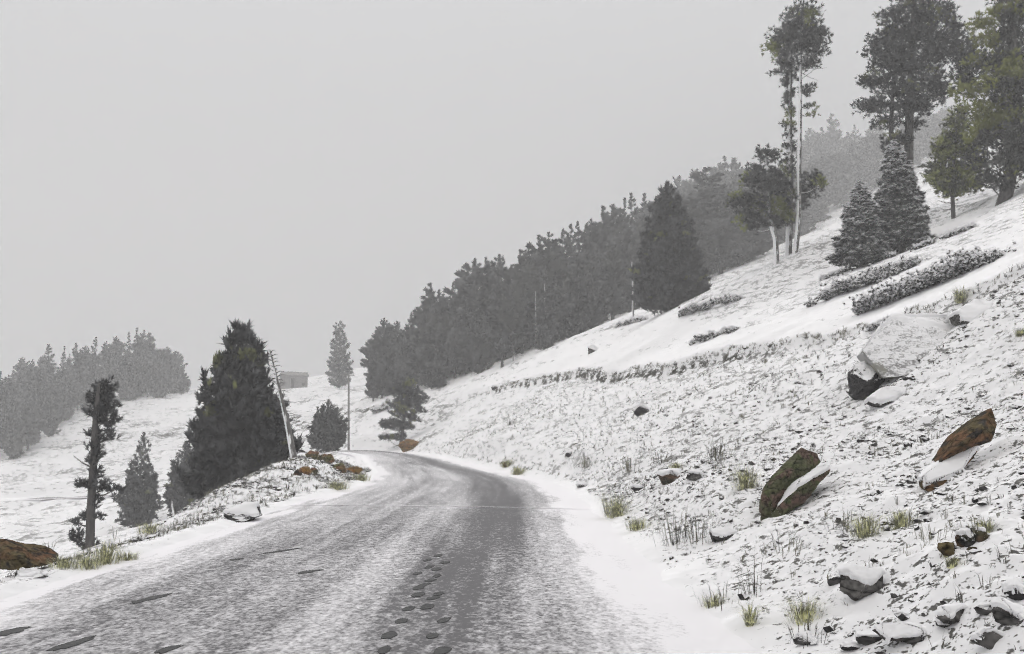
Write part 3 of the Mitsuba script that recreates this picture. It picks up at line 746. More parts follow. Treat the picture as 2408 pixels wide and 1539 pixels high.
# ------------------------------------------------------------------ hut
c = P(690, 912, float(deep(150))); c[2] = gz(c[0], c[1]) - .2
sc = float(deep(150)) / F
hut = thing('timber_hut', 'small grey hut fading in the haze on the far hill', 'hut')
W, Dp, hh = 64 * sc, 3.4, 30 * sc


def box(x0, x1, y0, y1, z0, z1, ang=0):
    m = trimesh.creation.box((x1 - x0, y1 - y0, z1 - z0)); m.apply_translation(((x0 + x1) / 2, (y0 + y1) / 2, (z0 + z1) / 2))
    return np.array(m.vertices), np.array(m.faces)


hx = T().translate(c.tolist()).rotate([0, 0, 1], 14)
add(hut + '__wall', mikit.ply(box(-W / 2, W / 2, -Dp / 2, Dp / 2, -1.2, hh), 'm_timber', to_world=hx))
gab = trimesh.Trimesh([(-W / 2 - .3, -Dp / 2 - .4, hh), (-W / 2 - .3, Dp / 2 + .4, hh), (-W / 2 + .5, 0, hh + 1.15), (W / 2 + .3, -Dp / 2 - .4, hh), (W / 2 + .3, Dp / 2 + .4, hh), (W / 2 - .1, 0, hh + .95)], [(0, 1, 2), (3, 5, 4), (0, 2, 5), (0, 5, 3), (1, 4, 5), (1, 5, 2), (0, 3, 4), (0, 4, 1)], process=False)
add(hut + '__roof', mikit.ply((np.array(gab.vertices) + [0, 0, .02], np.array(gab.faces)), 'm_timber', to_world=hx))
add(hut + '__door', mikit.ply(box(-.6, .2, -Dp / 2 - .05, -Dp / 2 - .01, -.6, hh - .6), 'm_bark', to_world=hx))
for x in (W / 2 - 1.3, -W / 2 + .6): add(hut + '__window', mikit.ply(box(x, x + .6, -Dp / 2 - .04, -Dp / 2 - .01, .7, 1.4), 'm_bark', to_world=hx))

# ------------------------------------------------------------------ forests: each tree an instance of one of a few kinds
KINDS = []
for i in range(6):
    H = 13.0
    prof = [EGG, CONE, [(0, .3), (.2, .7), (.4, 1), (.7, .95), (.85, .8), (.95, .5), (1, .2)], COLUMN, [(0, .4), (.15, .8), (.5, 1), (.75, .8), (.9, .55), (1, .1)], CONE][i]
    w = [2.5, 2.2, 2.2, 2.1, 2.5, 1.6][i]
    tr, cr = conifer(H, [(t, x * w) for t, x in prof], 60 + i, nb=110, tuft=.58, per_m=6, k=8, up=.8, width=.2, bare=[.08, .05, .2, .06, .12, .04][i], irregular=.55, lean=((-.02, .03, .0, -.03, .02, .01)[i], 0))
    scene[f'forest_kind_{i}'] = dict(type='shapegroup', trunk=mikit.ply(tr, 'm_bark_far'), crown=leaves(cr, 'm_pine_far'))


def forest(uvd, label, group, seed, hpx, wide=1.0, kinds=(0, 1, 2, 3, 4, 5)):
    r = np.random.default_rng(seed)
    for (u, top, D, h) in uvd:
        if h is None: top = top + r.normal() * 7 - 4
        x = P(u, top, D)
        z = gz(x[0], x[1])
        H = x[2] - z if h is None else h
        if H < 2.0: continue
        if h is not None: pass
        k = kinds[r.integers(0, len(kinds))]
        s = H / 13.0
        sw = wide * np.clip(s, .55, 1.5) * (.85 + .4 * r.random())
        own = {884: 'leftmost hazy conifer at the low end of the right hillside forest', 1490: 'tallest hazy conifer on the forest skyline just left of the broad dark one', -1: ''}.get(u)
        key = thing('forest_conifer', own or label, 'tree', group)
        scene[key] = dict(type='instance', shapegroup=dict(type='ref', id=f'forest_kind_{k}'), to_world=T().translate([float(x[0]), float(x[1]), z - .2]).rotate([0, 0, 1], 360 * r.random()).scale([sw, sw, s]))


def fill(poly_uv, D_of, n, seed, hmin, hmax, gap):
    """Trees on the ground: random feet inside a measured region of the hillside."""
    from shapely.geometry import Polygon, Point
    r = np.random.default_rng(seed)
    pg = Polygon(poly_uv)
    x0, y0, x1, y1 = pg.bounds
    got = []
    tries = 0
    while len(got) < n and tries < 20000:
        tries += 1
        u, D = r.uniform(x0, x1), r.uniform(*D_of)
        p = P(u, 900, D)
        if not (poly_uv is None or pg.contains(Point(u, D))): continue
        if any((p[0] - q[0]) ** 2 + (p[1] - q[1]) ** 2 < gap ** 2 for q in got): continue
        got.append((p[0], p[1], u, D, r.uniform(hmin, hmax)))
    return [(u, 900, D, h) for _, _, u, D, h in got]


def further(rows, f):
    return [(u, v, float(f(D)), h) for u, v, D, h in rows]


RIGHT = 'hazy grey conifer in the dense forest on the right hillside'
LEFT = 'pale hazy conifer in the far forest on the left hill'
UPPER = 'faint conifer on the misty ridge high behind the hillside pines'
# skyline trees, tip by tip
sky_right = [(925, 800, 130, None), (948, 775, 128, None), (965, 790, 124, None), (990, 740, 122, None), (1015, 720, 120, None), (905, 757, 132, None), (884, 790, 134, None), (932, 772, 134, None), (962, 738, 128, None), (945, 785, 126, None), (985, 760, 127, None), (1012, 668, 126, None), (1035, 690, 124, None), (1060, 668, 124, None), (1090, 650, 122, None), (1075, 690, 120, None), (1120, 620, 122, None), (1145, 612, 122, None), (1172, 610, 121, None), (1200, 625, 121, None), (1222, 590, 120, None), (1245, 580, 120, None), (1270, 560, 120, None), (1290, 545, 119, None), (1318, 552, 120, None), (1340, 532, 122, None), (1362, 520, 122, None), (1392, 512, 123, None), (1415, 490, 124, None), (1440, 480, 125, None), (1465, 462, 126, None), (1490, 447, 127, None), (1512, 458, 128, None), (1030, 760, 118, None), (1100, 720, 116, None), (1160, 700, 115, None), (1230, 680, 114, None), (1300, 650, 113, None), (1370, 620, 113, None), (1440, 590, 112, None), (1500, 560, 112, None), (900, 830, 122, None), (880, 840, 124, None), (915, 850, 122, None)]
sky_right = [(u, v, D + max(0, u - 1330) * .13, h) for u, v, D, h in sky_right]
forest(sky_right, RIGHT, 'forest conifers on the right hillside', 1, None)
forest(fill([(940, 118), (1150, 106), (1330, 101), (1420, 106), (1480, 118), (1600, 128), (1560, 155), (1300, 150), (1050, 150), (930, 146)], (90, 150), 85, 2, 7, 10.5, 2.8), RIGHT, 'forest conifers on the right hillside', 3, None)
sky_up = [(1545, 470, 150, None), (1600, 432, 160, None), (1640, 405, 165, None), (1672, 392, 168, None), (1700, 385, 170, None), (1730, 405, 172, None), (1770, 395, 176, None), (1905, 322, 205, None), (1930, 300, 208, None), (1955, 285, 210, None), (1990, 310, 212, None), (2015, 300, 214, None), (2050, 305, 216, None), (2180, 250, 222, None), (2215, 240, 224, None)]
up_far = lambda D: np.interp(D, [0, 118, 135, 160, 200, 260], [0, 118, 150, 235, 340, 442])
forest(further(sky_up, up_far), UPPER, 'faint conifers on the misty ridge', 4, None, 1.8, (0, 1, 2, 4))
forest(further(fill([(1540, 130), (1760, 118), (1850, 150), (1960, 165), (2250, 180), (2300, 228), (1900, 218), (1700, 185), (1540, 160)], (95, 230), 105, 5, 12, 19, 3.0), up_far), UPPER, 'faint conifers on the misty ridge', 6, None, 1.8, (0, 1, 2, 4))
sky_left = [(20, 885, 128, None), (0, 880, 130, None), (50, 870, 130, None), (80, 852, 132, None), (95, 860, 134, None), (120, 828, 134, None), (150, 820, 136, None), (178, 812, 138, None), (200, 818, 139, None), (222, 796, 140, None), (250, 800, 142, None), (275, 800, 143, None), (305, 786, 144, None), (325, 786, 145, None), (337, 785, 146, None), (362, 818, 147, None), (376, 820, 148, None), (394, 824, 149, None), (410, 872, 150, None), (435, 885, 152, None), (60, 930, 122, None), (20, 960, 118, None), (110, 920, 126, None), (160, 890, 130, None), (210, 880, 134, None), (260, 870, 138, None), (310, 860, 141, None), (350, 880, 144, None), (385, 890, 147, None)]
sky_left = [(u, v, float(deep(D)), h) for u, v, D, h in sky_left]
forest(sky_left, LEFT, 'far conifers on the left hill', 7, None)
forest(further(fill([(-60, 112), (60, 114), (110, 124), (200, 133), (300, 140), (430, 144), (440, 170), (200, 165), (-60, 150)], (110, 170), 42, 8, 6, 10, 3.4), deep), LEFT, 'far conifers on the left hill', 9, None)
forest(further(fill([(-40, 110), (70, 113), (150, 124), (150, 132), (-40, 126)], (108, 134), 16, 18, 8, 11, 3), deep), LEFT, 'far conifers on the left hill', 19, None)

for u, v, top, lab in ((1281, 765, 668, 'tall pale bare trunk standing in the right hillside forest'), (1260, 740, 685, 'thin pale bare trunk left of the tall one in the forest'), (1206, 840, 806, 'short pale trunks at the lower forest edge'), (1487, 690, 616, 'pale dead pole rising beside the broad hazy conifer')):
    D = {1281: 108, 1260: 109, 1206: 106}.get(u, 92)
    p, q = P(u, v, D), P(u - 1, top, D)
    p[2] = min(p[2], gz(p[0], p[1])) - .3
    add('bare_trunk', mikit.ply(tube(np.array([p, (p + q) / 2 + [.06, 0, 0], q]), [.13, .10, .04], 7), 'm_dead_wood', smooth=40), lab, 'tree trunk')


# ------------------------------------------------------------------ rocks
def rock_mesh(points, seed, rough=.05, edge=.12, cut=0):
    """A rock: the hull of the given corners, refined and broken up."""
    m = trimesh.Trimesh(np.asarray(points)).convex_hull
    size = np.linalg.norm(m.extents)
    while m.edges_unique_length.max() > size * .045: m = m.subdivide_to_size(size * .045)
    v, f = np.array(m.vertices), np.array(m.faces)
    mm = trimesh.Trimesh(v, f, process=True)
    trimesh.smoothing.filter_taubin(mm, iterations=2)
    v, f = np.array(mm.vertices), np.array(mm.faces)
    n = np.array(mm.vertex_normals)
    fr = 2.2 / size
    d = (meshkit.fbm(v * fr * 2, 4, seed) - .5) * 2.2 + .9 * (np.abs(meshkit.fbm(v * fr * [3, 3, 7], 3, seed + 5) - .5) - .12)
    return v + n * (d * rough * size)[:, None], f


def cap(mesh, seed, thick=.05, lo=.45, hi=.8, side=(0, 0, 1)):
    """A layer of snow over the upward faces."""
    m = trimesh.Trimesh(*mesh, process=False)
    n = np.array(m.vertex_normals)
    v = np.array(m.vertices)
    soft = trimesh.Trimesh(v.copy(), m.faces, process=False)
    trimesh.smoothing.filter_laplacian(soft, iterations=8, volume_constraint=False)
    w = np.array(soft.vertex_normals) @ unit(np.array(side, float)) + .45 * (meshkit.fbm(v * 4, 3, seed) - .5)
    s = np.clip((w - lo) / (hi - lo), 0, 1); s = s * s * (3 - 2 * s)
    k = s[m.faces].max(1) > .02
    return v + n * (-.025 + s * (thick + .025))[:, None] + np.array([0, 0, 1]) * (s * thick * .6)[:, None], np.array(m.faces)[k]


def rock(name, label, uvd, D0, seed, m='m_grey_rock', depth=.6, snow=None, rough=.05, group=None, cat='boulder'):
    """uvd: corners (u, v, shift in distance); mirrored backwards by depth for the far side."""
    pts = [P(u, v, D0 + d) for u, v, d in uvd]
    c = np.mean(pts, 0)
    pts += [c + (p - c) * .8 + [0, depth, -.05] for p in pts]
    mesh = rock_mesh(pts, seed, rough)
    key = thing(name, label, cat, group)
    add(key + '__stone', mikit.ply(mesh, m, smooth=35))
    if snow: add(key + '__snow_cap', mikit.ply(cap(mesh, seed + 9, **snow), 'm_snow', smooth=True))
    return key


def Dat(u, v):
    p = hit(u, v)
    return p[1]


# the leaning brown boulder
D = Dat(1800, 1228)
D += .15
key = thing('boulder', 'brown mossy leaning boulder with a snowy ledge, nearest big rock on the slope', 'boulder')
up_ = [(1788, 1230, 0), (1794, 1165, .0), (1815, 1118, .1), (1850, 1082, .3), (1886, 1055, .5), (1920, 1066, .6), (1926, 1088, .5), (1900, 1122, .25), (1850, 1178, .05), (1812, 1222, -.05), (1850, 1115, -.1), (1815, 1180, -.12)]
lo_ = [(1806, 1222, -.1), (1826, 1196, -.12), (1858, 1150, -.05), (1890, 1122, .1), (1918, 1106, .3), (1952, 1104, .4), (1930, 1135, .15), (1892, 1184, -.1), (1840, 1218, -.25), (1875, 1150, -.22)]
for pts_, dep, sd in ((up_, .45, 3), (lo_, .4, 13)):
    pts = [P(u, v, D + d) for u, v, d in pts_]
    c = np.mean(pts, 0)
    pts += [c + (p - c) * .85 + [.05, dep, -.08] for p in pts]
    mesh = rock_mesh(pts, sd, .032)
    add(key + '__stone', mikit.ply(mesh, 'm_brown_rock', smooth=35))
    if sd != 3: add(key + '__snow_cap', mikit.ply(cap(mesh, sd + 9, thick=.03, lo=.5, hi=.75), 'm_snow', smooth=True))
D = Dat(2180, 1150)
rock('boulder', 'long narrow rusty boulder with dark tip above a low snowy slab', [(2330, 961, .35), (2345, 998, .25), (2332, 1038, .1), (2286, 1040, .0), (2255, 1060, -.02), (2206, 1090, .0), (2257, 1014, .3), (2296, 981, .35), (2300, 1012, -.1), (2262, 1045, -.15)], D + .1, 4, 'm_rust_rock', .35, None, .022)
rock('boulder', 'low snow topped slab below the long rusty boulder', [(2170, 1132, 0), (2171, 1146, -.08), (2184, 1160, -.12), (2224, 1152, -.12), (2262, 1112, -.02), (2300, 1060, .2), (2296, 1048, .25), (2268, 1050, .3), (2238, 1072, .3), (2194, 1102, .2)], D - .05, 5, 'm_rust_rock', .25, dict(thick=.035, lo=.42, hi=.62), .02)
D = Dat(2090, 900)
rock('boulder', 'largest slab boulder with snow dusted sloping face on the upper slope', [(2028, 828, .2), (2050, 795, .6), (2100, 745, 1.2), (2180, 740, 1.5), (2240, 745, 1.5), (2280, 775, 1.2), (2250, 820, .5), (2195, 850, 0), (2130, 885, -.3), (2075, 892, -.2), (2045, 845, 0)], D - .05, 6, 'm_slab_rock', .9, dict(thick=.04, lo=.74, hi=.9), .03)
rock('boulder', 'dark round boulder streaked with snow below the largest slab', [(2005, 880, 0), (2012, 930, 0), (2035, 955, 0), (2062, 930, 0), (2078, 895, .1), (2070, 865, .2), (2040, 852, .3), (2012, 860, .2), (2040, 900, -.4)], D + .1, 7, 'm_dark_stone', .5, dict(thick=.02, lo=.74, hi=.95), .05)
D = Dat(2080, 955)
rock('boulder', 'snow covered low stone at the right of the dark round boulder', [(2045, 945, 0), (2070, 955, -.1), (2120, 935, 0), (2125, 920, .2), (2080, 915, .2)], D, 8, 'm_dark_stone', .4, dict(thick=.05, lo=.2, hi=.5))
D = Dat(2280, 765)
rock('boulder', 'grey snow capped boulder at the right end of the trail ledge', [(2255, 735, .2), (2300, 712, .5), (2340, 715, .5), (2335, 730, .1), (2285, 765, -.1), (2260, 755, 0)], D + .2, 9, 'm_grey_rock', .6, dict(thick=.05, lo=.25, hi=.6))
# left side
D = 11.5
rock('boulder', 'rusty brown boulder at the left end of the road shoulder', [(-40, 1340, 0), (-30, 1278, .2), (12, 1276, .2), (50, 1288, .1), (92, 1310, .1), (94, 1332, -.05), (40, 1345, -.2), (16, 1298, -.25)], 10.6, 10, 'm_rust_rock', .6, dict(thick=.02, lo=1.02, hi=1.15))
rock('boulder', 'small dark stone in front of the left rusty boulder', [(30, 1358, 0), (48, 1336, .15), (92, 1342, .1), (104, 1356, 0), (66, 1364, -.1), (36, 1364, -.1)], 10.0, 11, 'm_dark_stone', .3, dict(thick=.025, lo=.9, hi=1.05))
D = Dat(560, 1230)
rock('boulder', 'dark flat stone with snowy top beside the left road edge', [(526, 1206, 0), (532, 1236, -.05), (570, 1230, -.1), (608, 1214, 0), (604, 1188, .3), (570, 1188, .4), (535, 1203, .2)], D + .1, 12, 'm_dark_stone', .5, dict(thick=.03, lo=.62, hi=.8))
for k, (u, v, w, h, m, lab) in enumerate([
    (733, 1068, 18, 14, 'm_lichen_rock', 'mossy rock at the top left of the mound pile'), (764, 1075, 22, 16, 'm_lichen_rock', 'brown green rock in the middle of the mound pile'), (716, 1105, 16, 14, 'm_orange_rock', 'rusty rock lowest on the left of the mound pile'),
    (736, 1108, 12, 12, 'm_lichen_rock', 'small green rock between the lower mound rocks'), (797, 1098, 20, 14, 'm_lichen_rock', 'dark mossy rock above the flat reddish one'), (827, 1103, 26, 12, 'm_orange_rock', 'flat reddish rock at the road end of the mound pile'),
    (700, 1110, 10, 10, 'm_rust_rock', 'little reddish rock left of the mound pile'),
    (963, 1044, 27, 20, 'm_orange_rock', 'orange brown boulder beside the road under the small pine'),
    (1578, 1118, 32, 22, 'm_moss_rock', 'dark brown rock with snow on the bank right of the road'), (1640, 1117, 26, 14, 'm_grey_rock', 'dark angular rock next to the brown bank rock'), (1500, 1148, 16, 10, 'm_dark_stone', 'round dark stone by the right road edge'),
    (1370, 1140, 16, 7, 'm_dark_stone', 'flat dark stone at the right road edge near the bend'), (1188, 1092, 14, 10, 'm_lichen_rock', 'yellow green rock at the right edge of the road'),
    (2232, 1288, 24, 24, 'm_rust_rock', 'rusty rock, left of the three in the lower slope cluster'), (2275, 1268, 22, 24, 'm_moss_rock', 'mossy brown rock, middle of the lower slope cluster'), (2312, 1255, 16, 20, 'm_moss_rock', 'dark rock, right of the lower slope cluster'), (2290, 1292, 16, 12, 'm_rust_rock', 'small reddish rock under the lower slope cluster'),
    (2035, 1368, 58, 38, 'm_grey_rock', 'snow buried rock with bare lower edge on the lower slope'), (1700, 1258, 40, 16, 'm_dark_stone', 'snowy flat stone below the brown leaning boulder'),
    (2385, 1440, 40, 34, 'm_grey_rock', 'rounded snow capped rock by the right corner'), (2400, 1390, 34, 28, 'm_dark_stone', 'dark rock above the rounded corner rock'), (2130, 1488, 70, 22, 'm_grey_rock', 'long snow covered stone in the lower right rubble'), (2250, 1445, 42, 22, 'm_grey_rock', 'snowy stone between the long stone and the corner rock'),
    (1395, 818, 18, 14, 'm_grey_rock', 'lone dark rock on the open snowfield before the forest'), (1512, 964, 24, 14, 'm_dark_stone', 'dark broken rock in the middle of the bank'), (1340, 1068, 10, 8, 'm_dark_stone', 'thin dark stone on the bank above the bend'), (1165, 912, 12, 8, 'm_dark_stone', 'small dark stone on the far trail ledge'),
    (2050, 1500, 40, 18, 'm_grey_rock', 'snowy stone left of the long stone in the rubble'), (2330, 1500, 40, 22, 'm_grey_rock', 'snowy stone in the right corner rubble'), (1900, 1505, 30, 16, 'm_dark_stone', 'dark stone low in the rubble above the picture edge')]):
    p = hit(u, v + h * .75)
    sc = p[1] / F
    r = np.random.default_rng(200 + k)
    g = unit(r.normal(size=(16, 3))) * [w * sc, (w + h) * .5 * sc, h * sc]
    n = gnormal(p[0], p[1])
    pts = p + g + [0, h * sc * .4, h * sc * .42]
    mesh = rock_mesh(pts, 300 + k, .05)
    key = thing('boulder', lab, 'rock')
    add(key + '__stone', mikit.ply(mesh, m, smooth=35))
    if m in ('m_dark_stone', 'm_grey_rock', 'm_moss_rock'): add(key + '__snow_cap', mikit.ply(cap(mesh, 400 + k, thick=min(.05, .25 * h * sc), lo=.3 if 'snow' in lab else .6, hi=.6 if 'snow' in lab else .85), 'm_snow', smooth=True))

# loose stones: one shape after another, under their own snow
BLOBS = []
for i in range(7):
    m = trimesh.creation.icosphere(subdivisions=[2, 2, 2, 1, 1, 0, 0][i])
    v = np.array(m.vertices); v = v * (1 + .55 * (meshkit.fbm(v * 1.3, 3, 50 + i) - .5))[:, None]
    r = np.random.default_rng(i)
    for _ in range(4):
        n = unit(r.normal(size=3)); d = v @ n; v = v - np.maximum(d - .62, 0)[:, None] * n
    BLOBS.append((v * [1, .8, .55], np.array(m.faces)))


def rot(a, n=3):
    c, s = np.cos(a), np.sin(a)
    m = np.zeros((len(a), 3, 3)); m[:, 0, 0] = c; m[:, 0, 1] = -s; m[:, 1, 0] = s; m[:, 1, 1] = c; m[:, 2, 2] = 1
    return m


def scatter(x, y, size, seed, kinds, sink=.25):
    r = np.random.default_rng(seed)
    z = ground(x, y)
    ms = rot(r.random(len(x)) * 6.28) * size[:, None, None] * (1 + .3 * r.normal(size=(len(x), 1, 3)).clip(-1, 1))
    o = []
    which = r.integers(0, len(kinds), len(x))
    for i, b in enumerate(kinds):
        k = which == i
        v, f = BLOBS[b]
        vv = np.einsum('kij,nj->kni', ms[k], v) + np.stack([x[k], y[k], z[k] + size[k] * sink], -1)[:, None]
        o.append((vv.reshape(-1, 3), (f[None] + np.arange(k.sum())[:, None, None] * len(v)).reshape(-1, 3)))
    return join(o)


def region(n, seed, x0, x1, y0, y1, keep):
    r = np.random.default_rng(seed)
    x, y = r.uniform(x0, x1, n), r.uniform(y0, y1, n)
    k = keep(x, y, r)
    return x[k], y[k]


def bank(x, y, r):                              # between the road and the trail ledge
    t, hw, _, _ = road_at(x, y)
    d, _ = ledge_at(x, y)
    c = meshkit.fbm(np.stack([x, y, 0 * x], -1) * .5, 3, 88)
    return (t - hw > .12 + .45 * r.random(len(x))) & (d < 0) & (c > .36 + .22 * r.random(len(x)))


r = np.random.default_rng(70)
i = r.integers(0, int(len(LP) * .72), 5200)
q = LP[i] + np.stack([LT[i, 1], -LT[i, 0]], 1) * np.abs(r.normal(.12, .55, (len(i), 1)))
k = ledge_at(q[:, 0], q[:, 1])[0] < .05
k &= (meshkit.fbm(np.concatenate([q * .7, 0 * q[:, :1]], 1), 2, 5) > .42)
q = q[k]
m = scatter(q[:, 0], q[:, 1], (.02 + .09 * r.random(len(q)) ** 3) * np.interp(q[:, 1], [20, 70], [.7, 1.5]), 69, [4, 5, 6])
add('rubble', mikit.ply(m, 'm_dark_stone', smooth=35), 'dark clods of earth broken off below the snowy trail ledge', 'rubble', None, 'stuff')
# a hundred or so stones that stand out, each its own
xs, ys = region(420, 71, 2.2, 9, 4.6, 22, bank)
uu, vv_ = pix(np.stack([xs, ys, ground(xs, ys)], -1))
kk = (uu < 2440) & (vv_ < 1560)
xs, ys = xs[kk][:64], ys[kk][:64]
r = np.random.default_rng(72)
for x, y in zip(xs, ys):
    s = .035 + .085 * r.random() ** 2
    b = BLOBS[r.integers(0, 3)]
    add('stone', mikit.ply(scatter(np.array([x]), np.array([y]), np.array([s]), int(r.integers(1e6)), [int(r.integers(0, 3))]), 'm_dark_stone', smooth=35), 'small dark stone half buried in snow on the bank right of the road', 'stone', 'loose stones on the right bank')
# rubble that nobody would count
x1, y1 = region(30000, 73, 2.0, 16, 4, 48, lambda x, y, r: bank(x, y, r) & (r.random(len(x)) < np.clip((46 - y) / 34, 0, 1) ** 1.6))
m = scatter(x1, y1, .006 + .06 * np.random.default_rng(1).random(len(x1)) ** 5 + y1 * .0005, 74, [5, 6])
add('rubble', mikit.ply(m, 'm_dark_stone', smooth=35), 'loose stones and earth clods showing through snow on the right bank', 'rubble', None, 'stuff')
x2, y2 = region(7000, 75, -9.5, -4, 9, 40, lambda x, y, r: (road_at(x, y)[0] < -road_at(x, y)[1] - .3) & (meshkit.fbm(np.stack([x, y, 0 * x], -1) * .8, 3, 12) > .5))
m = scatter(x2, y2, .015 + .07 * np.random.default_rng(2).random(len(x2)) ** 3 + y2 * .0007, 76, [3, 4])
add('rubble', mikit.ply(m, 'm_dark_stone', smooth=35), 'dark stones scattered over the snowy left shoulder and mound', 'rubble', None, 'stuff')


# ------------------------------------------------------------------ grass, tufts and shrubs
def blades(p, seed, h, n, spread, w=.006, lean=.5):
    """Grass: n curved blades around each point of p."""
    r = np.random.default_rng(seed)
    m = len(p) * n
    c = np.repeat(p, n, 0)
    h = np.repeat(np.broadcast_to(h, len(p)), n) * (.5 + .7 * r.random(m))
    spread = np.repeat(np.broadcast_to(spread, len(p)), n)
    a = r.random(m) * 6.28
    o = np.stack([np.cos(a), np.sin(a), 0 * a], 1)
    base = c + o * (spread * r.random(m))[:, None]
    l = (lean * (.2 + r.random(m)))[:, None]
    mid = base + np.array([0, 0, 1]) * (h * .6)[:, None] + o * l * (h * .3)[:, None]
    tip = base + np.array([0, 0, 1]) * (h * (1 - .35 * l[:, 0]))[:, None] + o * l * h[:, None]
    side = np.cross(o, [0, 0, 1.0]) * np.repeat(np.broadcast_to(w, len(p)), n)[:, None]
    v = np.stack([base - side, base + side, mid + side * .8, mid - side * .8, tip], 1).reshape(-1, 3)
    i = np.arange(m)[:, None] * 5
    return v, np.vstack([i + x for x in ([0, 1, 2], [0, 2, 3], [3, 2, 4])])


def on_ground(x, y):
    return np.stack([x, y, ground(x, y) - .01], -1)


for k, (u, v, hp, wp, lab) in enumerate([
    (1752, 1150, 62, 26, 'yellow green grass clump left of the brown leaning boulder'), (1450, 1215, 60, 30, 'yellowed grass along the right edge of the road'), (1500, 1245, 34, 24, 'short yellow grass just below the roadside clump'),
    (2035, 1260, 62, 32, 'large pale yellow grass clump on the lower slope'), (2118, 1240, 52, 26, 'yellow grass clump right of the large pale one'), (1892, 1460, 64, 34, 'round yellow grass tuft low in the rubble'), (1218, 1116, 22, 18, 'pale grass beside the yellow green rock at the road'), (1192, 1098, 20, 16, 'pale grass tuft over the rock at the road edge'),
    (250, 1325, 60, 30, 'tall yellow grass on the left shoulder beside the slim pine'), (352, 1252, 26, 26, 'spiky yellow green grass tuft on the left shoulder brink'), (150, 1335, 34, 30, 'pale grass behind the left rusty boulder'), (790, 1150, 22, 28, 'pale yellow grass at the foot of the mound'), (2260, 712, 44, 12, 'yellow plant standing above the largest slab'), (2318, 1250, 40, 16, 'yellow grass behind the lower slope rocks'),
    (2240, 1330, 30, 12, 'small yellow tuft under the rusty lower rock'), (1765, 1470, 60, 10, 'thin yellow stalk by the snowy road corner'), (1590, 1105, 22, 12, 'yellowish tuft on the dark brown bank rock'), (2400, 790, 24, 10, 'yellow tuft high on the right slope'), (205, 1335, 40, 30, 'thick yellowed grass between the left boulder and the slim pine'), (850, 1130, 20, 20, 'pale yellow grass strip beside the road end of the mound'), (300, 1320, 30, 22, 'pale bent grass right of the tall shoulder grass'), (1680, 1425, 34, 26, 'grass stubble in snow at the right road corner')]):
    p = hit(u, v)
    if p is None: continue
    sc = p[1] / F
    add('grass_tuft', mikit.ply(blades(p[None] - [0, 0, .02], 500 + k, hp * sc, int(110 + 3 * wp), wp * sc * 1.1, max(.0025, .0003 * p[1]), .8), 'm_yellow_grass'), lab, 'grass')
# dry stems and blades by the thousand
r = np.random.default_rng(81)
gx1, gy1 = region(9000, 82, 2.0, 15, 4.2, 46, lambda x, y, r: bank(x, y, r) & (r.random(len(x)) < np.clip((46 - y) / 30, 0, 1)))
g1 = blades(on_ground(gx1, gy1), 83, .04 + .10 * r.random(len(gx1)) ** 3, 5, .05, .0022 + gy1 * .00018, .6)
gx2, gy2 = region(5200, 84, -9, 12, 20, 75, lambda x, y, r: (road_at(x, y)[0] > road_at(x, y)[1] + .4) & (ledge_at(x, y)[0] < 0))
g2 = blades(on_ground(gx2, gy2), 85, .06 + .12 * r.random(len(gx2)) ** 2, 4, .08, .004 + gy2 * .00022, .6)
add('dry_grass', mikit.ply(join([g1, g2]), 'm_dry_grass'), 'dead grass blades poking through snow on the right bank', 'grass', None, 'stuff')
gx3, gy3 = region(3500, 86, -9, -4.5, 9, 40, lambda x, y, r: (road_at(x, y)[0] < -road_at(x, y)[1] - .35))
g3 = blades(on_ground(gx3, gy3), 87, .05 + .14 * r.random(len(gx3)) ** 2, 4, .06, .003 + gy3 * .0002, .6)
add('dry_grass', mikit.ply(g3, 'm_dry_grass'), 'dead grass blades along the snowy left shoulder', 'grass', None, 'stuff')
# tall dead stems in thickets
st = []
for k, (u, v, h, n, sp) in enumerate([(1590, 1280, 100, 26, .35), (1640, 1275, 80, 20, .3), (1690, 1090, 70, 14, .3), (1850, 1300, 60, 18, .35), (1990, 1250, 70, 20, .3), (2190, 1270, 60, 14, .3), (1700, 1420, 60, 20, .3), (1775, 1400, 100, 10, .12), (2300, 1260, 60, 12, .2), (1480, 1110, 50, 20, .4), (1560, 1090, 40, 16, .4), (1380, 1100, 40, 20, .5), (1900, 1510, 70, 20, .25), (2140, 1230, 50, 14, .2), (1200, 1000, 22, 14, .5), (1680, 1075, 60, 12, .3), (115, 1300, 40, 8, .3), (270, 1270, 45, 5, .1), (350, 1265, 26, 8, .2)]):
    p = hit(u, v)
    if p is None: continue
    st.append(blades(p[None] - [0, 0, .02], 600 + k, h * p[1] / F, int(n * 1.5), sp, .00034 * p[1] + .0007, .8))
add('dead_stems', mikit.ply(join(st), 'm_dry_grass'), 'tall thin dead plant stems standing in the snow of the bank', 'dead plants', None, 'stuff')
# fringe under the trail ledge
r = np.random.default_rng(90)
i = r.integers(0, int(len(LP) * .8), 3600)
o = np.stack([LP[i, 0], LP[i, 1]], 1) + np.stack([LT[i, 1], -LT[i, 0]], 1) * r.normal(-.12, .14, (len(i), 1)) * -1
dd, _ = ledge_at(o[:, 0], o[:, 1])
o = o[dd < .1]
g4 = blades(on_ground(o[:, 0], o[:, 1]), 91, .05 + .16 * r.random(len(o)) ** 2, 4, .09, .004 + .0002 * o[:, 1], .9)
add('ledge_grass', mikit.ply(g4, 'm_dry_grass'), 'dark fringe of grass and roots under the snowy trail ledge', 'grass', None, 'stuff')


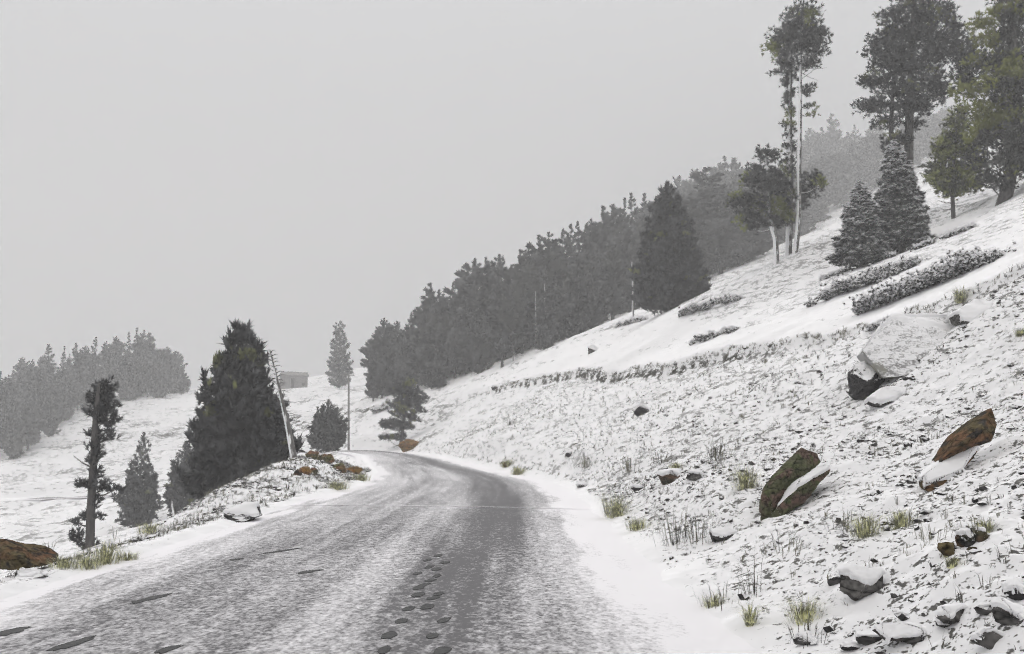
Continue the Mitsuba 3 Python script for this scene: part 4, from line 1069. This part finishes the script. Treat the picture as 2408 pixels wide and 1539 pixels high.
def shrub(line, thick, lab, seed, dens=1.0):
    """A low creeping shrub along a measured line on the slope, foliage and snow flecks."""
    r = np.random.default_rng(seed)
    pts = np.array([hit(u, v) for u, v in line])
    D = pts[:, 1].mean()
    th = thick * D / F
    n = int(900 * dens)
    s = r.random(n) * (len(pts) - 1)
    c = np.stack([np.interp(s, np.arange(len(pts)), pts[:, k]) for k in range(3)], 1)
    end = np.minimum(s, len(pts) - 1 - s) / (len(pts) - 1)
    prof = np.clip(end * 7, 0, 1) ** .5 * (.45 + .8 * meshkit.fbm(np.stack([s * 5, 0 * s, 0 * s], 1), 3, seed)) * (.75 + .5 * r.random(n) ** 3)
    a = np.arccos(r.uniform(-1, 1, n)); rad = r.random(n) ** .4
    d = np.stack([.5 * r.normal(size=n), 1.7 * np.cos(a) * rad, np.abs(np.sin(a)) * rad * (.45 + .5 * r.random(n))], 1) * (th * prof)[:, None]
    q = c + d
    q[:, 2] = np.maximum(q[:, 2], ground(q[:, 0], q[:, 1]) + .03)
    keep = meshkit.fbm(q * np.array([1.1, .8, 1.4]), 3, seed + 30) + .12 * r.random(n) > .47
    q, d, n = q[keep], d[keep], int(keep.sum())
    key = thing('creeping_shrub', lab, 'shrub')
    ts = .0028 * D + .03
    add(key + '__foliage', leaves(needles(q, unit(d + [0, 0, .4 * th] + .3 * r.normal(size=(n, 3)) * th), ts, r, 9, .16, .8), 'm_juniper'))
    j = np.repeat(q, 4, 0)[r.random(4 * n) < .75]; j = j + r.normal(size=j.shape) * ts * .4 + [0, 0, ts * .35]
    m = len(j)
    x = unit(r.normal(size=(m, 3)) * [1, 1, .3]) * (ts * (.25 + .4 * r.random((m, 1))))
    y = np.cross(unit(x), [0, 0, 1.0]) * ts * .35
    vv = np.stack([j - x, j - y, j + x, j + y, j + [0, 0, ts * .3]], 1).reshape(-1, 3)
    i = np.arange(m)[:, None] * 5
    add(key + '__snow', mikit.ply((vv, np.vstack([i + z for z in ([0, 1, 4], [1, 2, 4], [2, 3, 4], [3, 0, 4])])), 'm_snow'))


shrub([(2015, 742), (2080, 718), (2170, 683), (2260, 645), (2340, 612)], 52, 'largest dark creeping shrub along the trail on the right', 1, 4.5)
shrub([(1905, 722), (1980, 690), (2060, 665), (2180, 615)], 36, 'long creeping shrub just above the largest one', 2, 2.6)
shrub([(1625, 812), (1670, 800), (1725, 780)], 20, 'small isolated shrub in the middle of the snowfield', 3, 1.4)
shrub([(1600, 745), (1660, 728), (1740, 705)], 22, 'grey shrub patch near the foot of the broad hazy conifer', 4, 1.3)
shrub([(1930, 660), (2030, 625), (2160, 585), (2290, 535)], 9, 'thin shrub strip under the spruces on the upper slope', 5, 1.4)
shrub([(2045, 778), (2085, 762)], 9, 'short shrub fringe on the ledge left of the largest slab', 6, .5)
shrub([(1450, 770), (1520, 752)], 9, 'low shrub at the edge of the forest above the snowfield', 7, .5)
shrub([(880, 972), (920, 958)], 12, 'dark shrub on the left of the small bend pine', 8, .5)

# ------------------------------------------------------------------ the air
scene['haze'] = dict(type='cube', to_world=T().translate([0, 265, 76.0]).scale([440, 370, 106]), bsdf=dict(type='null'), interior=dict(type='ref', id='air'))
tag('haze', 'snowy mist hanging over the whole valley', None, None, 'stuff')
